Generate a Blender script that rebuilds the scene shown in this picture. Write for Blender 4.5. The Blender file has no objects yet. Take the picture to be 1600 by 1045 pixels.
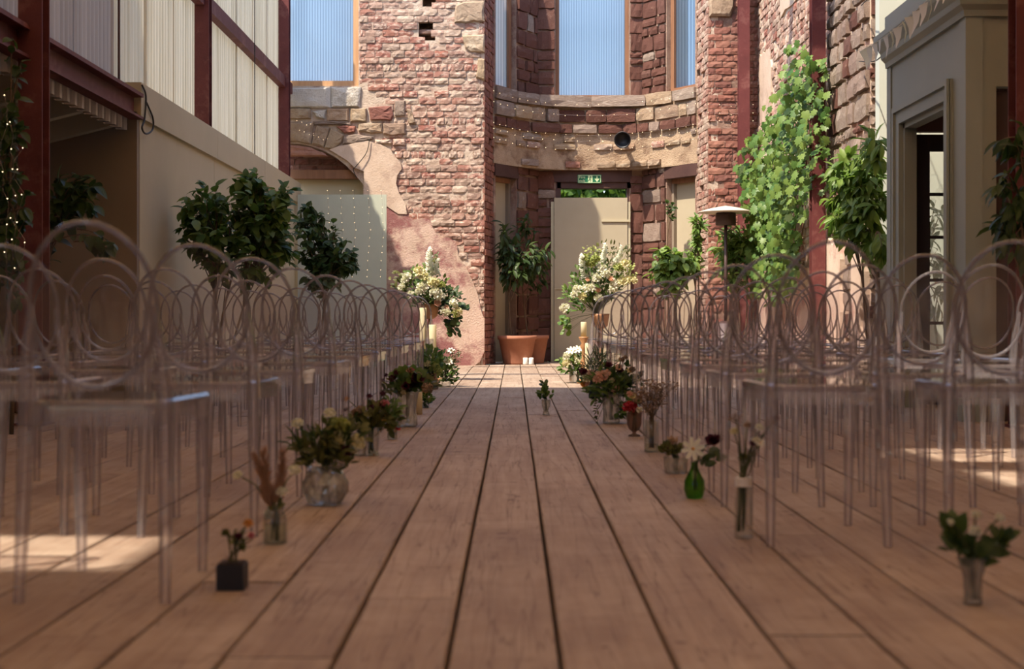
import bpy, bmesh, math, random
from mathutils import Vector, Matrix, Euler

random.seed(11)
sc = bpy.context.scene
COL = sc.collection
PI = math.pi

# ---------------------------------------------------------------- camera
F, CX, CY, EYE = 2222.2, 803.0, 498.0, 0.667      # 50 mm lens, level, eye 0.667 m above the boards
cam_d = bpy.data.cameras.new('camera')
cam = bpy.data.objects.new('camera', cam_d); COL.objects.link(cam)
cam.location = (0, 0, EYE); cam.rotation_euler = (PI/2, 0, 0)
cam_d.sensor_width = 36; cam_d.lens = 50
cam_d.shift_x = -3/1600; cam_d.shift_y = -24.5/1600
cam_d.clip_start = 0.1; cam_d.clip_end = 300
cam_d.dof.use_dof = True; cam_d.dof.focus_distance = 16.5; cam_d.dof.aperture_fstop = 3.6
sc.camera = cam

# ---------------------------------------------------------------- sky, sun, exposure
SUN = Vector((0.38, 0.36, -0.86)).normalized()      # the way sunlight travels
world = bpy.data.worlds.new('world'); sc.world = world; world.use_nodes = True
wn = world.node_tree; wn.nodes.clear()
wo = wn.nodes.new('ShaderNodeOutputWorld'); wb = wn.nodes.new('ShaderNodeBackground')
sky = wn.nodes.new('ShaderNodeTexSky'); sky.sky_type = 'NISHITA'; sky.sun_disc = False
sky.sun_elevation = math.asin(-SUN.z); sky.sun_rotation = math.atan2(-SUN.x, -SUN.y)
sky.air_density = 1.0; sky.dust_density = 1.5; sky.ozone_density = 1.0
wn.links.new(sky.outputs[0], wb.inputs[0]); wb.inputs[1].default_value = 0.25
wn.links.new(wb.outputs[0], wo.inputs[0])
sun_d = bpy.data.lights.new('sun', 'SUN'); sun_d.energy = 5.2; sun_d.angle = math.radians(0.8)
sun_d.color = (1.0, 0.88, 0.73)
sun = bpy.data.objects.new('sun', sun_d); COL.objects.link(sun)
sun.rotation_euler = SUN.to_track_quat('-Z', 'Y').to_euler(); sun.location = (-6, -6, 12)
sc.view_settings.view_transform = 'Standard'; sc.view_settings.look = 'None'
sc.view_settings.gamma = 1.0; sc.view_settings.use_curve_mapping = False
sc.view_settings.exposure = 0.85
sc.cycles.transparent_max_bounces = 128
sc.cycles.max_bounces = 28; sc.cycles.diffuse_bounces = 4; sc.cycles.glossy_bounces = 5; sc.cycles.transmission_bounces = 28
sc.cycles.sample_clamp_indirect = 6.0
sc.cycles.caustics_reflective = False; sc.cycles.caustics_refractive = False
sc.cycles.use_denoising = True

# ---------------------------------------------------------------- helpers
def P(u, v, D):
    return Vector(((u-CX)*D/F, D, EYE+(CY-v)*D/F))
def G(u, v):
    D = F*EYE/(v-CY); return Vector(((u-CX)*D/F, D, 0))

def tag(o, label=None, cat=None, group=None, kind=None):
    if label: o['label'] = label
    if cat: o['category'] = cat
    if group: o['group'] = group
    if kind: o['kind'] = kind
    return o
def empty(name, loc=(0, 0, 0), rz=0.0):
    o = bpy.data.objects.new(name, None); COL.objects.link(o)
    o.location = loc; o.rotation_euler = (0, 0, rz); o.empty_display_size = 0.1
    return o
def link(name, me, parent=None, mat=None):
    o = bpy.data.objects.new(name, me); COL.objects.link(o)
    if parent: o.parent = parent
    return o

class MB:
    def __init__(s): s.v = []; s.f = []
    def add(s, vs, fs):
        b = len(s.v); s.v += [tuple(p) for p in vs]; s.f += [tuple(i+b for i in f) for f in fs]; return s
    def box(s, x0, x1, y0, y1, z0, z1, M=None):
        vs = [Vector(p) for p in ((x0,y0,z0),(x1,y0,z0),(x1,y1,z0),(x0,y1,z0),(x0,y0,z1),(x1,y0,z1),(x1,y1,z1),(x0,y1,z1))]
        if M: vs = [M @ p for p in vs]
        return s.add(vs, [(3,2,1,0),(4,5,6,7),(0,1,5,4),(1,2,6,5),(2,3,7,6),(3,0,4,7)])
    def tube(s, pts, rad, n=6, sq=False, closed=False, cap=True):
        pts = [Vector(p) for p in pts]; m = len(pts)
        if not hasattr(rad, '__len__'): rad = [rad]*m
        ref = None; vs = []
        for i, p in enumerate(pts):
            if closed: t = pts[(i+1) % m]-pts[i-1]
            else: t = pts[min(i+1, m-1)]-pts[max(i-1, 0)]
            if t.length < 1e-9: t = Vector((0,0,1))
            t.normalize()
            if ref is None:
                ref = Vector((1,0,0)) if abs(t.x) < 0.8 else Vector((0,1,0))
            a = ref-t*ref.dot(t)
            if a.length < 1e-6: a = t.orthogonal()
            a.normalize(); ref = a; b = t.cross(a)
            for k in range(n):
                if sq:
                    q = ((1,.55),(.55,1),(-.55,1),(-1,.55),(-1,-.55),(-.55,-1),(.55,-1),(1,-.55))[k]
                    vs.append(p+(a*q[0]+b*q[1])*rad[i])
                else:
                    an = 2*PI*k/n
                    vs.append(p+(a*math.cos(an)+b*math.sin(an))*rad[i])
        fs = []
        for i in range(m if closed else m-1):
            j = (i+1) % m
            for k in range(n):
                l = (k+1) % n
                fs.append((i*n+k, i*n+l, j*n+l, j*n+k))
        if cap and not closed:
            fs.append(tuple(range(n-1, -1, -1))); fs.append(tuple((m-1)*n+k for k in range(n)))
        return s.add(vs, fs)
    def lathe(s, prof, n=20, c=(0,0,0), wob=None):
        c = Vector(c); vs = []
        for i, (r, z) in enumerate(prof):
            for k in range(n):
                a = 2*PI*k/n; rr = r*(wob(a, i) if wob else 1)
                vs.append(c+Vector((rr*math.cos(a), rr*math.sin(a), z)))
        fs = []
        for i in range(len(prof)-1):
            for k in range(n):
                l = (k+1) % n
                fs.append((i*n+k, i*n+l, (i+1)*n+l, (i+1)*n+k))
        fs.append(tuple(range(n-1, -1, -1)))
        if prof[-1][0] > 1e-4: fs.append(tuple((len(prof)-1)*n+k for k in range(n)))
        return s.add(vs, fs)
    def ball(s, c, rx, ry=None, rz=None, nu=8, nv=5):
        ry = ry or rx; rz = rz or rx; c = Vector(c)
        vs = [c+Vector((0,0,rz))]
        for i in range(1, nv):
            t = PI*i/nv
            for k in range(nu):
                a = 2*PI*k/nu
                vs.append(c+Vector((rx*math.sin(t)*math.cos(a), ry*math.sin(t)*math.sin(a), rz*math.cos(t))))
        vs.append(c+Vector((0,0,-rz))); fs = []
        for k in range(nu): fs.append((0, 1+k, 1+(k+1) % nu))
        for i in range(nv-2):
            for k in range(nu):
                a = 1+i*nu+k; b = 1+i*nu+(k+1) % nu
                fs.append((a, a+nu, b+nu, b))
        L = len(vs)-1; o = 1+(nv-2)*nu
        for k in range(nu): fs.append((o+k, L, o+(k+1) % nu))
        return s.add(vs, fs)
    def inst(s, tmpl, M):
        return s.add([M @ Vector(p) for p in tmpl.v], tmpl.f)
    def mesh(s, name, mat, smooth=False):
        me = bpy.data.meshes.new(name); me.from_pydata(s.v, [], s.f)
        if mat: me.materials.append(mat)
        if smooth: me.polygons.foreach_set('use_smooth', [True]*len(me.polygons))
        me.update(); return me
    def build(s, name, mat, parent=None, smooth=False):
        return link(name, s.mesh(name, mat, smooth), parent)

def poly_mesh(outer, holes, to3, depth_vec, bulge=0.0):
    """extruded flat polygon with holes; outer/holes are 2-D lists, to3 maps 2-D to 3-D"""
    bm = bmesh.new(); edges = []
    for ring in [outer]+list(holes):
        vs = [bm.verts.new(to3(p)) for p in ring]
        for i in range(len(vs)): edges.append(bm.edges.new((vs[i], vs[(i+1) % len(vs)])))
    bmesh.ops.triangle_fill(bm, use_beauty=True, use_dissolve=False, edges=edges)
    r = bmesh.ops.extrude_face_region(bm, geom=list(bm.faces))
    nv = [g for g in r['geom'] if isinstance(g, bmesh.types.BMVert)]
    bmesh.ops.translate(bm, vec=depth_vec, verts=nv)
    bmesh.ops.recalc_face_normals(bm, faces=list(bm.faces))
    return bm
def bm_obj(name, bm, mat, parent=None, smooth=False):
    me = bpy.data.meshes.new(name); bm.to_mesh(me); bm.free(); me.materials.append(mat)
    if smooth: me.polygons.foreach_set('use_smooth', [True]*len(me.polygons))
    return link(name, me, parent)

# ---------------------------------------------------------------- materials
def new_mat(name):
    m = bpy.data.materials.new(name); m.use_nodes = True
    t = m.node_tree; t.nodes.clear()
    out = t.nodes.new('ShaderNodeOutputMaterial')
    return m, t, out
def N(t, ty, **kw):
    n = t.nodes.new(ty)
    for k, v in kw.items(): setattr(n, k, v)
    return n
def ramp(t, stops, inp=None, interp='LINEAR'):
    r = N(t, 'ShaderNodeValToRGB'); r.color_ramp.interpolation = interp
    e = r.color_ramp.elements
    while len(e) > 1: e.remove(e[-1])
    e[0].position = stops[0][0]; e[0].color = (*stops[0][1], 1)
    for p, c in stops[1:]:
        x = e.new(p); x.color = (*c, 1)
    if inp: t.links.new(inp, r.inputs[0])
    return r
def mixc(t, fac, a, b, mode='MIX'):
    m = N(t, 'ShaderNodeMix', data_type='RGBA', blend_type=mode)
    for i, x in ((0, fac), (6, a), (7, b)):
        if hasattr(x, 'links'): t.links.new(x, m.inputs[i])
        elif isinstance(x, (int, float)): m.inputs[i].default_value = x
        else: m.inputs[i].default_value = (*x, 1)
    return m.outputs[2]
def coords(t, scale=(1,1,1), rnd=False):
    tc = N(t, 'ShaderNodeTexCoord'); mp = N(t, 'ShaderNodeMapping')
    mp.inputs['Scale'].default_value = scale
    t.links.new(tc.outputs['Object'], mp.inputs[0])
    if rnd:
        oi = N(t, 'ShaderNodeObjectInfo'); ml = N(t, 'ShaderNodeMath', operation='MULTIPLY'); ml.inputs[1].default_value = 61.0
        t.links.new(oi.outputs['Random'], ml.inputs[0])
        cb = N(t, 'ShaderNodeCombineXYZ')
        for i in range(3): t.links.new(ml.outputs[0], cb.inputs[i])
        t.links.new(cb.outputs[0], mp.inputs['Location'])
    return mp.outputs[0]
def nz(t, vec, scale, detail=4, rough=.6):
    n = N(t, 'ShaderNodeTexNoise'); n.inputs['Scale'].default_value = scale
    n.inputs['Detail'].default_value = detail; n.inputs['Roughness'].default_value = rough
    t.links.new(vec, n.inputs['Vector']); return n.outputs['Fac']
def principled(t, out, col, rough=.8, spec=.3, bump=None, bs=.3, bd=.02, metal=0):
    b = N(t, 'ShaderNodeBsdfPrincipled')
    if hasattr(col, 'links'): t.links.new(col, b.inputs['Base Color'])
    else: b.inputs['Base Color'].default_value = (*col, 1)
    b.inputs['Roughness'].default_value = rough; b.inputs['Specular IOR Level'].default_value = spec
    b.inputs['Metallic'].default_value = metal
    if bump is not None:
        bn = N(t, 'ShaderNodeBump'); bn.inputs['Strength'].default_value = bs; bn.inputs['Distance'].default_value = bd
        t.links.new(bump, bn.inputs['Height']); t.links.new(bn.outputs[0], b.inputs['Normal'])
    t.links.new(b.outputs[0], out.inputs[0]); return b
def math2(t, op, a, b=None):
    m = N(t, 'ShaderNodeMath', operation=op)
    for i, x in ((0, a), (1, b)):
        if x is None: continue
        if hasattr(x, 'links'): t.links.new(x, m.inputs[i])
        else: m.inputs[i].default_value = x
    return m.outputs[0]

def mat_rough(name, c1, c2, scale=6, rough=.9, bs=.4, bd=.02, c3=None, s3=1.5, rnd=False, t3=(.52,.66), scl=(1,1,1), fine=40):
    m, t, o = new_mat(name); v = coords(t, scl, rnd)
    n1 = nz(t, v, scale, 6, .65); col = ramp(t, [(.3, c1), (.7, c2)], n1).outputs[0]
    if c3:
        n3 = nz(t, v, s3, 5, .7); f = ramp(t, [(t3[0], (0,0,0)), (t3[1], (1,1,1))], n3).outputs[0]
        col = mixc(t, f, col, c3)
    bn = nz(t, v, fine, 6, .7)
    principled(t, o, col, rough, .25, bn, bs, bd); return m
def mat_flat(name, c, rough=.6, spec=.4, metal=0):
    m, t, o = new_mat(name); principled(t, o, c, rough, spec, metal=metal); return m
def mat_brick(name, stops, wash, wash_amt):
    m, t, o = new_mat(name); oi = N(t, 'ShaderNodeObjectInfo')
    gi = N(t, 'ShaderNodeNewGeometry'); rnd_ = math2(t, 'FRACT', math2(t, 'ADD', oi.outputs['Random'], gi.outputs['Random Per Island']))
    base = ramp(t, stops, rnd_, 'LINEAR').outputs[0]
    v = coords(t, (1,1,1), True)
    n1 = nz(t, v, 2.2, 5, .7); n2 = nz(t, v, 9, 5, .7)
    base = mixc(t, ramp(t, [(.35,(0,0,0)),(.75,(1,1,1))], n2).outputs[0], base, mixc(t, .45, base, (.12,.06,.045)))
    f = ramp(t, [(.62-wash_amt*.35,(0,0,0)),(.80-wash_amt*.3,(1,1,1))], n1).outputs[0]
    f = mixc(t, .5, (0,0,0), f, 'MIX') if wash_amt < .2 else f
    col = mixc(t, f, base, wash)
    principled(t, o, col, .92, .2, nz(t, v, 12, 6, .75), .45, .10); return m
def mat_leaf(name, c1, c2, trans=.4, rough=.45):
    m, t, o = new_mat(name); oi = N(t, 'ShaderNodeObjectInfo')
    g = N(t, 'ShaderNodeNewGeometry')
    f = math2(t, 'FRACT', math2(t, 'ADD', oi.outputs['Random'], g.outputs['Random Per Island']))
    col = ramp(t, [(0, c1), (1, c2)], f).outputs[0]
    b = N(t, 'ShaderNodeBsdfPrincipled'); b.inputs['Roughness'].default_value = rough; b.inputs['Specular IOR Level'].default_value = .35
    t.links.new(col, b.inputs['Base Color'])
    tr = N(t, 'ShaderNodeBsdfTranslucent'); t.links.new(mixc(t, .5, col, mixc(t, 1.0, col, (.9,1,.25), 'MULTIPLY')), tr.inputs[0])
    mx = N(t, 'ShaderNodeMixShader'); mx.inputs[0].default_value = trans
    t.links.new(b.outputs[0], mx.inputs[1]); t.links.new(tr.outputs[0], mx.inputs[2]); t.links.new(mx.outputs[0], o.inputs[0]); return m
def mat_petal(name, c, c2=None, trans=.35):
    return mat_leaf(name, c, c2 or c, trans, .6)
def mat_clear(name, tint, haze=.05, hazec=(.6,.55,.55), ior=1.45, refr=0.0, rough=.03):
    """clear plastic or glass: light goes straight through, a glassy sheen on top, optionally real refraction"""
    m, t, o = new_mat(name)
    tr = N(t, 'ShaderNodeBsdfTransparent'); tr.inputs[0].default_value = (*tint, 1)
    cur = tr.outputs[0]
    if refr > 0:
        gl = N(t, 'ShaderNodeBsdfRefraction'); gl.inputs['IOR'].default_value = ior; gl.inputs['Color'].default_value = (*tint, 1); gl.inputs['Roughness'].default_value = .02
        mx = N(t, 'ShaderNodeMixShader'); mx.inputs[0].default_value = refr
        t.links.new(cur, mx.inputs[1]); t.links.new(gl.outputs[0], mx.inputs[2]); cur = mx.outputs[0]
    if haze > 0:
        df = N(t, 'ShaderNodeBsdfDiffuse'); df.inputs[0].default_value = (*hazec, 1)
        mx = N(t, 'ShaderNodeMixShader'); mx.inputs[0].default_value = haze
        t.links.new(cur, mx.inputs[1]); t.links.new(df.outputs[0], mx.inputs[2]); cur = mx.outputs[0]
    fr = N(t, 'ShaderNodeFresnel'); fr.inputs[0].default_value = ior
    gs = N(t, 'ShaderNodeBsdfGlossy'); gs.inputs['Roughness'].default_value = rough
    ge = N(t, 'ShaderNodeNewGeometry'); ff = math2(t, 'MULTIPLY', fr.outputs[0], math2(t, 'SUBTRACT', 1.0, ge.outputs['Backfacing']))
    mx = N(t, 'ShaderNodeMixShader'); t.links.new(ff, mx.inputs[0])
    t.links.new(cur, mx.inputs[1]); t.links.new(gs.outputs[0], mx.inputs[2]); t.links.new(mx.outputs[0], o.inputs[0]); return m
def mat_sheet(name, c1, c2, trans, streak=(1, 9, .25)):
    m, t, o = new_mat(name); v = coords(t, streak)
    col = ramp(t, [(.3, c1), (.7, c2)], nz(t, v, 2.2, 5, .7)).outputs[0]
    d = N(t, 'ShaderNodeBsdfPrincipled'); d.inputs['Roughness'].default_value = .55; t.links.new(col, d.inputs['Base Color'])
    tr = N(t, 'ShaderNodeBsdfTranslucent'); t.links.new(col, tr.inputs[0])
    mx = N(t, 'ShaderNodeMixShader'); mx.inputs[0].default_value = trans
    t.links.new(d.outputs[0], mx.inputs[1]); t.links.new(tr.outputs[0], mx.inputs[2]); t.links.new(mx.outputs[0], o.inputs[0]); return m
def mat_emit(name, c, s):
    m, t, o = new_mat(name); e = N(t, 'ShaderNodeEmission'); e.inputs[0].default_value = (*c, 1); e.inputs[1].default_value = s
    t.links.new(e.outputs[0], o.inputs[0]); return m

def mat_wood(name):
    m, t, o = new_mat(name); oi = N(t, 'ShaderNodeObjectInfo')
    v = coords(t, (9, .55, 9), True)
    g = nz(t, v, 3.0, 6, .65)
    tone = ramp(t, [(0, (.275,.200,.147)), (.5, (.32,.24,.178)), (1, (.37,.283,.213))], oi.outputs['Random']).outputs[0]
    col = mixc(t, ramp(t, [(.35,(0,0,0)),(.75,(1,1,1))], g).outputs[0], tone, mixc(t, .62, tone, (.14,.075,.045)))
    v2 = coords(t, (1,1,1), True)
    n2 = nz(t, v2, 1.6, 5, .7)
    col = mixc(t, ramp(t, [(.45,(0,0,0)),(.8,(.7,.7,.7))], n2).outputs[0], col, (.46,.38,.30))
    n3 = nz(t, coords(t, (3, 7, 3), True), 2.2, 5, .7)
    col = mixc(t, ramp(t, [(.56,(0,0,0)),(.72,(.5,.5,.5))], n3).outputs[0], col, (.15,.09,.06))
    n4 = nz(t, coords(t, (14, .5, 14), True), 1.6, 2, .5)
    col = mixc(t, ramp(t, [(.485,(0,0,0)),(.5,(.6,.6,.6)),(.515,(0,0,0))], n4).outputs[0], col, (.10,.055,.035))
    n5 = nz(t, v2, 11, 2, .5)
    col = mixc(t, ramp(t, [(.70,(0,0,0)),(.75,(.7,.7,.7))], n5).outputs[0], col, (.09,.05,.035))
    principled(t, o, col, .68, .25, g, .25, .01); return m

M = {}
M['wood'] = mat_wood('floor_boards')
M['under'] = mat_flat('under_floor', (.02,.014,.012), .95, .1)
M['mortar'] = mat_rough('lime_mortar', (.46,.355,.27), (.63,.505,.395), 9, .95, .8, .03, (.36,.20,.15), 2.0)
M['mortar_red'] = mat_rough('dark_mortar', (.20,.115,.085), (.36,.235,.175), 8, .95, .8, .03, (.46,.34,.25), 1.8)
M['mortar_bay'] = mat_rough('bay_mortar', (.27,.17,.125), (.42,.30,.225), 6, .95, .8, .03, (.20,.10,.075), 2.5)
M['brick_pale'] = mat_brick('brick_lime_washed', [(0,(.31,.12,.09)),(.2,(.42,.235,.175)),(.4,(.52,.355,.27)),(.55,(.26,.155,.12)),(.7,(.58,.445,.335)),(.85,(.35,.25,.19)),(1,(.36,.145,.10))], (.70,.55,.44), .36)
M['brick_red_shade'] = mat_brick('brick_red_with_shade', [(0,(.27,.105,.075)),(.3,(.33,.14,.10)),(.6,(.22,.095,.075)),(.85,(.40,.20,.14)),(1,(.30,.12,.085))], (.46,.32,.24), .15)  # redder brick, with the right pier's shade darkened into the colour
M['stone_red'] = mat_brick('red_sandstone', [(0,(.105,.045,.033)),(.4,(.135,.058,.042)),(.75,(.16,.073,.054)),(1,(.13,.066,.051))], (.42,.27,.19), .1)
M['stone_ochre'] = mat_brick('ochre_stone', [(0,(.36,.26,.17)),(.3,(.43,.32,.20)),(.6,(.30,.21,.15)),(.8,(.48,.37,.25)),(1,(.40,.26,.17))], (.56,.46,.34), .25)
M['stone_grey'] = mat_brick('weathered_stone', [(0,(.25,.19,.15)),(.5,(.34,.27,.21)),(1,(.28,.20,.16))], (.48,.40,.33), .2)
M['stone_white'] = mat_rough('white_stone', (.55,.50,.43), (.74,.69,.61), 5, .9, .8, .05, (.42,.36,.29), 2.5, True)
M['plaster'] = mat_rough('old_plaster', (.50,.37,.27), (.62,.48,.37), 3, .9, .35, .03, (.40,.28,.21), 1.6)
M['plaster_pink'] = mat_rough('pink_plaster', (.45,.33,.24), (.62,.44,.35), 2.2, .9, .5, .03, (.27,.115,.105), 1.6, t3=(.46,.58))
M['plaster_band'] = mat_rough('stained_plaster', (.36,.25,.16), (.54,.40,.27), 3.5, .95, .8, .04, (.20,.12,.075), 2.2)
M['plaster_cream'] = mat_rough('cream_plaster', (.60,.45,.33), (.74,.60,.46), 2.5, .9, .4, .03, (.48,.26,.2), 1.6)
M['steel_red'] = mat_rough('red_oxide_paint', (.095,.024,.023), (.135,.036,.034), 4, .6, .2, .01, (.19,.075,.065), 3, fine=60)
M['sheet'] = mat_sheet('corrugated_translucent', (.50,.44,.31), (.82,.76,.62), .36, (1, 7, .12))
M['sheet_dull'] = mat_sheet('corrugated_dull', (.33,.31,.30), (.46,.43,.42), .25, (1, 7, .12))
M['sheet_old'] = mat_sheet('corrugated_iron', (.50,.48,.45), (.66,.62,.57), .0)
M['panel'] = mat_rough('sage_panel', (.44,.385,.255), (.51,.445,.30), .8, .7, .08, .01)
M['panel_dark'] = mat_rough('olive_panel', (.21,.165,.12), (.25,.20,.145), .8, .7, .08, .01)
M['board'] = mat_rough('pale_green_board', (.40,.43,.34), (.47,.49,.39), .9, .55, .06, .01)
M['door'] = mat_rough('pale_door', (.37,.315,.215), (.42,.36,.25), 1.2, .6, .06, .01)
M['sage'] = mat_rough('sage_paint', (.30,.325,.28), (.34,.365,.31), 1.2, .55, .05, .01)
M['sage_pale'] = mat_rough('pale_sage_paint', (.47,.50,.43), (.53,.56,.48), 1.2, .6, .05, .01)
M['timber'] = mat_rough('new_timber', (.44,.24,.12), (.58,.35,.18), 3, .65, .15, .01, scl=(6,6,.6))
M['timber_dark'] = mat_rough('brown_timber', (.20,.095,.05), (.28,.14,.075), 3, .65, .15, .01, scl=(6,6,.6))
M['lintel'] = mat_rough('dark_lintel', (.06,.03,.026), (.095,.05,.04), 3, .7, .2, .01)
M['terracotta'] = mat_rough('terracotta', (.30,.12,.07), (.37,.165,.10), 5, .8, .15, .01)
M['white'] = mat_flat('white_ceramic', (.75,.72,.66), .4)
M['wax'] = mat_leaf('ivory_wax', (.80,.70,.50), (.80,.70,.50), .35)
M['black'] = mat_flat('black_plastic', (.012,.011,.013), .5)
M['dark'] = mat_flat('dark_wood', (.055,.03,.026), .5)
M['turned'] = mat_flat('turned_wood', (.34,.17,.075), .5)
M['wire'] = mat_flat('black_cable', (.02,.018,.016), .6)
M['wire_thin'] = mat_clear('clear_wire', (.75,.72,.70), .2)
M['bulb'] = mat_emit('warm_bulb', (1, .72, .40), 4)
M['cloth'] = mat_leaf('white_cotton', (.80,.78,.74), (.74,.72,.69), .3, .8)
M['poly'] = None
M['green_sign'] = mat_flat('green_sign', (.01,.14,.06), .5)
M['glow'] = mat_flat('glow_white', (.62,.74,.42), .6)
M['heater'] = mat_rough('heater_metal', (.52,.44,.35), (.60,.52,.42), 4, .5, .05, .005)
M['grass'] = mat_rough('outside_ground', (.10,.13,.05), (.16,.17,.08), 3, .95)
M['roof'] = mat_sheet('roofing_warm_fill', (.74,.57,.39), (.80,.62,.43), .62)  # tint and transmission set to give warm fill below
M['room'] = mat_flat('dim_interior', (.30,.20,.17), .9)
# chairs
M['acryl'] = mat_clear('acrylic_shell', (.986,.978,.982), .009, (.70,.66,.66), 1.45, 0, .04)
M['acryl_edge'] = mat_clear('acrylic_edge', (.57,.54,.56), .10, (.90,.86,.90), 1.9, .15, .04)  # dark refraction lines and inner shine of edges put into tint and index
M['acryl_leg'] = mat_clear('acrylic_leg', (.965,.955,.968), .075, (.97,.95,1.0), 1.45, .22, .05)
# vases
M['glass'] = mat_clear('clear_glass', (.95,.96,.95), .01, (.6,.6,.6), 1.5, .15, .02)
M['cut'] = mat_clear('cut_glass', (.97,.97,.95), .09, (.95,.95,.90), 1.6, .5, .02)
M['green_glass'] = mat_clear('green_glass', (.55,.80,.36), .05, (.1,.3,.05), 1.5, .4, .03)
M['amber'] = mat_clear('smoky_amber_glass', (.80,.69,.63), .08, (.4,.28,.24), 1.5, .3, .05)
M['label'] = mat_flat('paper_label', (.72,.70,.66), .8)
# plants
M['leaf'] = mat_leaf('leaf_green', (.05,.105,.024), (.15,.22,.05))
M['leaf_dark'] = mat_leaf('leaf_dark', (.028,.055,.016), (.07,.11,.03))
M['leaf_vine'] = mat_leaf('leaf_vine', (.065,.15,.03), (.20,.29,.06), .42)
M['leaf_peach'] = mat_leaf('leaf_peach', (.09,.17,.035), (.22,.32,.07), .45)
M['leaf_grey'] = mat_leaf('leaf_grey', (.10,.13,.07), (.18,.22,.12))
M['leaf_olive'] = mat_leaf('leaf_olive', (.06,.07,.018), (.15,.15,.04))
M['stem'] = mat_rough('stem_brown', (.10,.065,.04), (.16,.11,.065), 8)
M['stem_green'] = mat_flat('stem_green', (.06,.075,.025), .7)
M['soil'] = mat_rough('soil', (.03,.02,.015), (.06,.04,.03), 20)
M['p_white'] = mat_petal('petal_white', (.82,.80,.72), (.74,.72,.62))
M['p_cream'] = mat_petal('petal_cream', (.78,.70,.46), (.70,.66,.42))
M['p_blush'] = mat_petal('petal_blush', (.78,.45,.36), (.72,.52,.44))
M['p_burg'] = mat_petal('petal_burgundy', (.055,.008,.016), (.10,.015,.03), .15)
M['p_red'] = mat_petal('petal_red', (.40,.02,.035), (.50,.04,.06), .2)
M['p_orange'] = mat_petal('petal_orange', (.70,.30,.07), (.75,.42,.12))
M['p_pink'] = mat_petal('petal_pink', (.55,.16,.24), (.62,.24,.28))
M['p_dry'] = mat_petal('petal_dried', (.32,.20,.14), (.45,.33,.24))
M['p_pampas'] = mat_petal('pampas', (.36,.20,.14), (.48,.29,.20))
M['p_green'] = mat_petal('petal_green', (.30,.36,.10), (.42,.44,.16))

# twin-wall polycarbonate: clear flutes tinted by the sky behind
def mat_polycarb():
    m, t, o = new_mat('polycarbonate')
    v = coords(t, (1, 1, .12))
    w = N(t, 'ShaderNodeTexWave'); w.bands_direction = 'X'; w.inputs['Scale'].default_value = 8.0; w.inputs['Distortion'].default_value = .15
    t.links.new(v, w.inputs['Vector'])
    rib = ramp(t, [(.05,(.62,.66,.74)),(.35,(.86,.90,.96)),(1,(.90,.94,.99))], w.outputs['Fac']).outputs[0]
    tl = N(t, 'ShaderNodeBsdfTranslucent'); t.links.new(rib, tl.inputs[0])
    tp = N(t, 'ShaderNodeBsdfTransparent'); t.links.new(mixc(t, 1.0, rib, (.80,.79,.78), 'MULTIPLY'), tp.inputs[0])
    mx = N(t, 'ShaderNodeMixShader'); mx.inputs[0].default_value = .62
    t.links.new(tl.outputs[0], mx.inputs[1]); t.links.new(tp.outputs[0], mx.inputs[2])
    gl = N(t, 'ShaderNodeBsdfGlossy'); gl.inputs['Roughness'].default_value = .15
    m2 = N(t, 'ShaderNodeMixShader'); m2.inputs[0].default_value = .05
    t.links.new(mx.outputs[0], m2.inputs[1]); t.links.new(gl.outputs[0], m2.inputs[2]); t.links.new(m2.outputs[0], o.inputs[0]); return m
M['poly'] = mat_polycarb()

# ================================================================= SETTING
YE = 20.4                                         # face of the ruined end wall
KE = YE/F
def E(u, v, dy=0): return Vector(((u-CX)*KE, YE+dy, EYE+(CY-v)*KE))
def Eu(u): return (u-CX)*KE
def Ev(v): return EYE+(CY-v)*KE

# ---- floor of wide boards
floor = tag(MB().box(-7, 7, -4, 22.4, -.10, -.055).build('floor', M['under']), 'wide worn wooden floorboards running to the far wall', 'floor', kind='structure')
BW = 0.2215; X0 = 0.0906
plank_meshes = {}
def plank_mesh(L):
    k = round(L, 2)
    if k not in plank_meshes:
        b = MB(); w = BW/2-.0045; n = 4; vs = []; fs = []
        ch = .004
        for i in range(n+1):
            y = -k/2+.003+(k-.006)*i/n; j = random.uniform(-.0015, .0015)
            vs += [(-w+j, y, -.05), (-w+j, y, -ch), (-w+ch+j, y, 0), (w-ch+j, y, 0), (w+j, y, -ch), (w+j, y, -.05)]
        for i in range(n):
            for q in range(5): a = i*6+q; fs.append((a, a+6, a+7, a+1)[::-1])
        fs.append((0,1,2,3,4,5)[::-1]); fs.append(tuple(n*6+q for q in range(6)))
        plank_meshes[k] = b.add(vs, fs).mesh('plank', M['wood'])
    return plank_meshes[k]
rp = random.Random(5)
known = {0: [4.53, 8.23, 12.0, 15.1, 18.5], 1: [5.6, 9.9, 13.6, 17.3], -1: [3.4, 7.0, 10.9, 14.2, 17.9], 2: [6.7, 10.3, 13.1, 16.4]}
for i in range(-30, 31):
    xc = X0-BW/2+i*BW
    if abs(xc) > 6.4: continue
    inbay = -.3 < xc < 2.7
    y1 = 22.25 if inbay else 20.6
    cuts = known.get(i)
    if cuts is None:
        cuts = []; y = rp.uniform(1.5, 4.2)
        while y < y1-1.2: cuts.append(round(y, 1)); y += rp.choice([2.8, 3.6, 4.2])
    ys = [-1.0 if abs(xc) < 2.2 else 0.5]+[c for c in cuts if c > 1.2]+[y1]
    for a, b in zip(ys[:-1], ys[1:]):
        o = link('plank', plank_mesh(b-a), floor); o.location = (xc, (a+b)/2, rp.uniform(-.002, .002))
        o.rotation_euler = (0, rp.uniform(-.004, .004), 0)

tag(MB().box(-60, 60, 21.0, 90, -.35, -.2).build('ground', M['grass']), 'grassy ground outside beyond the ruin', 'ground', kind='structure')

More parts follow.
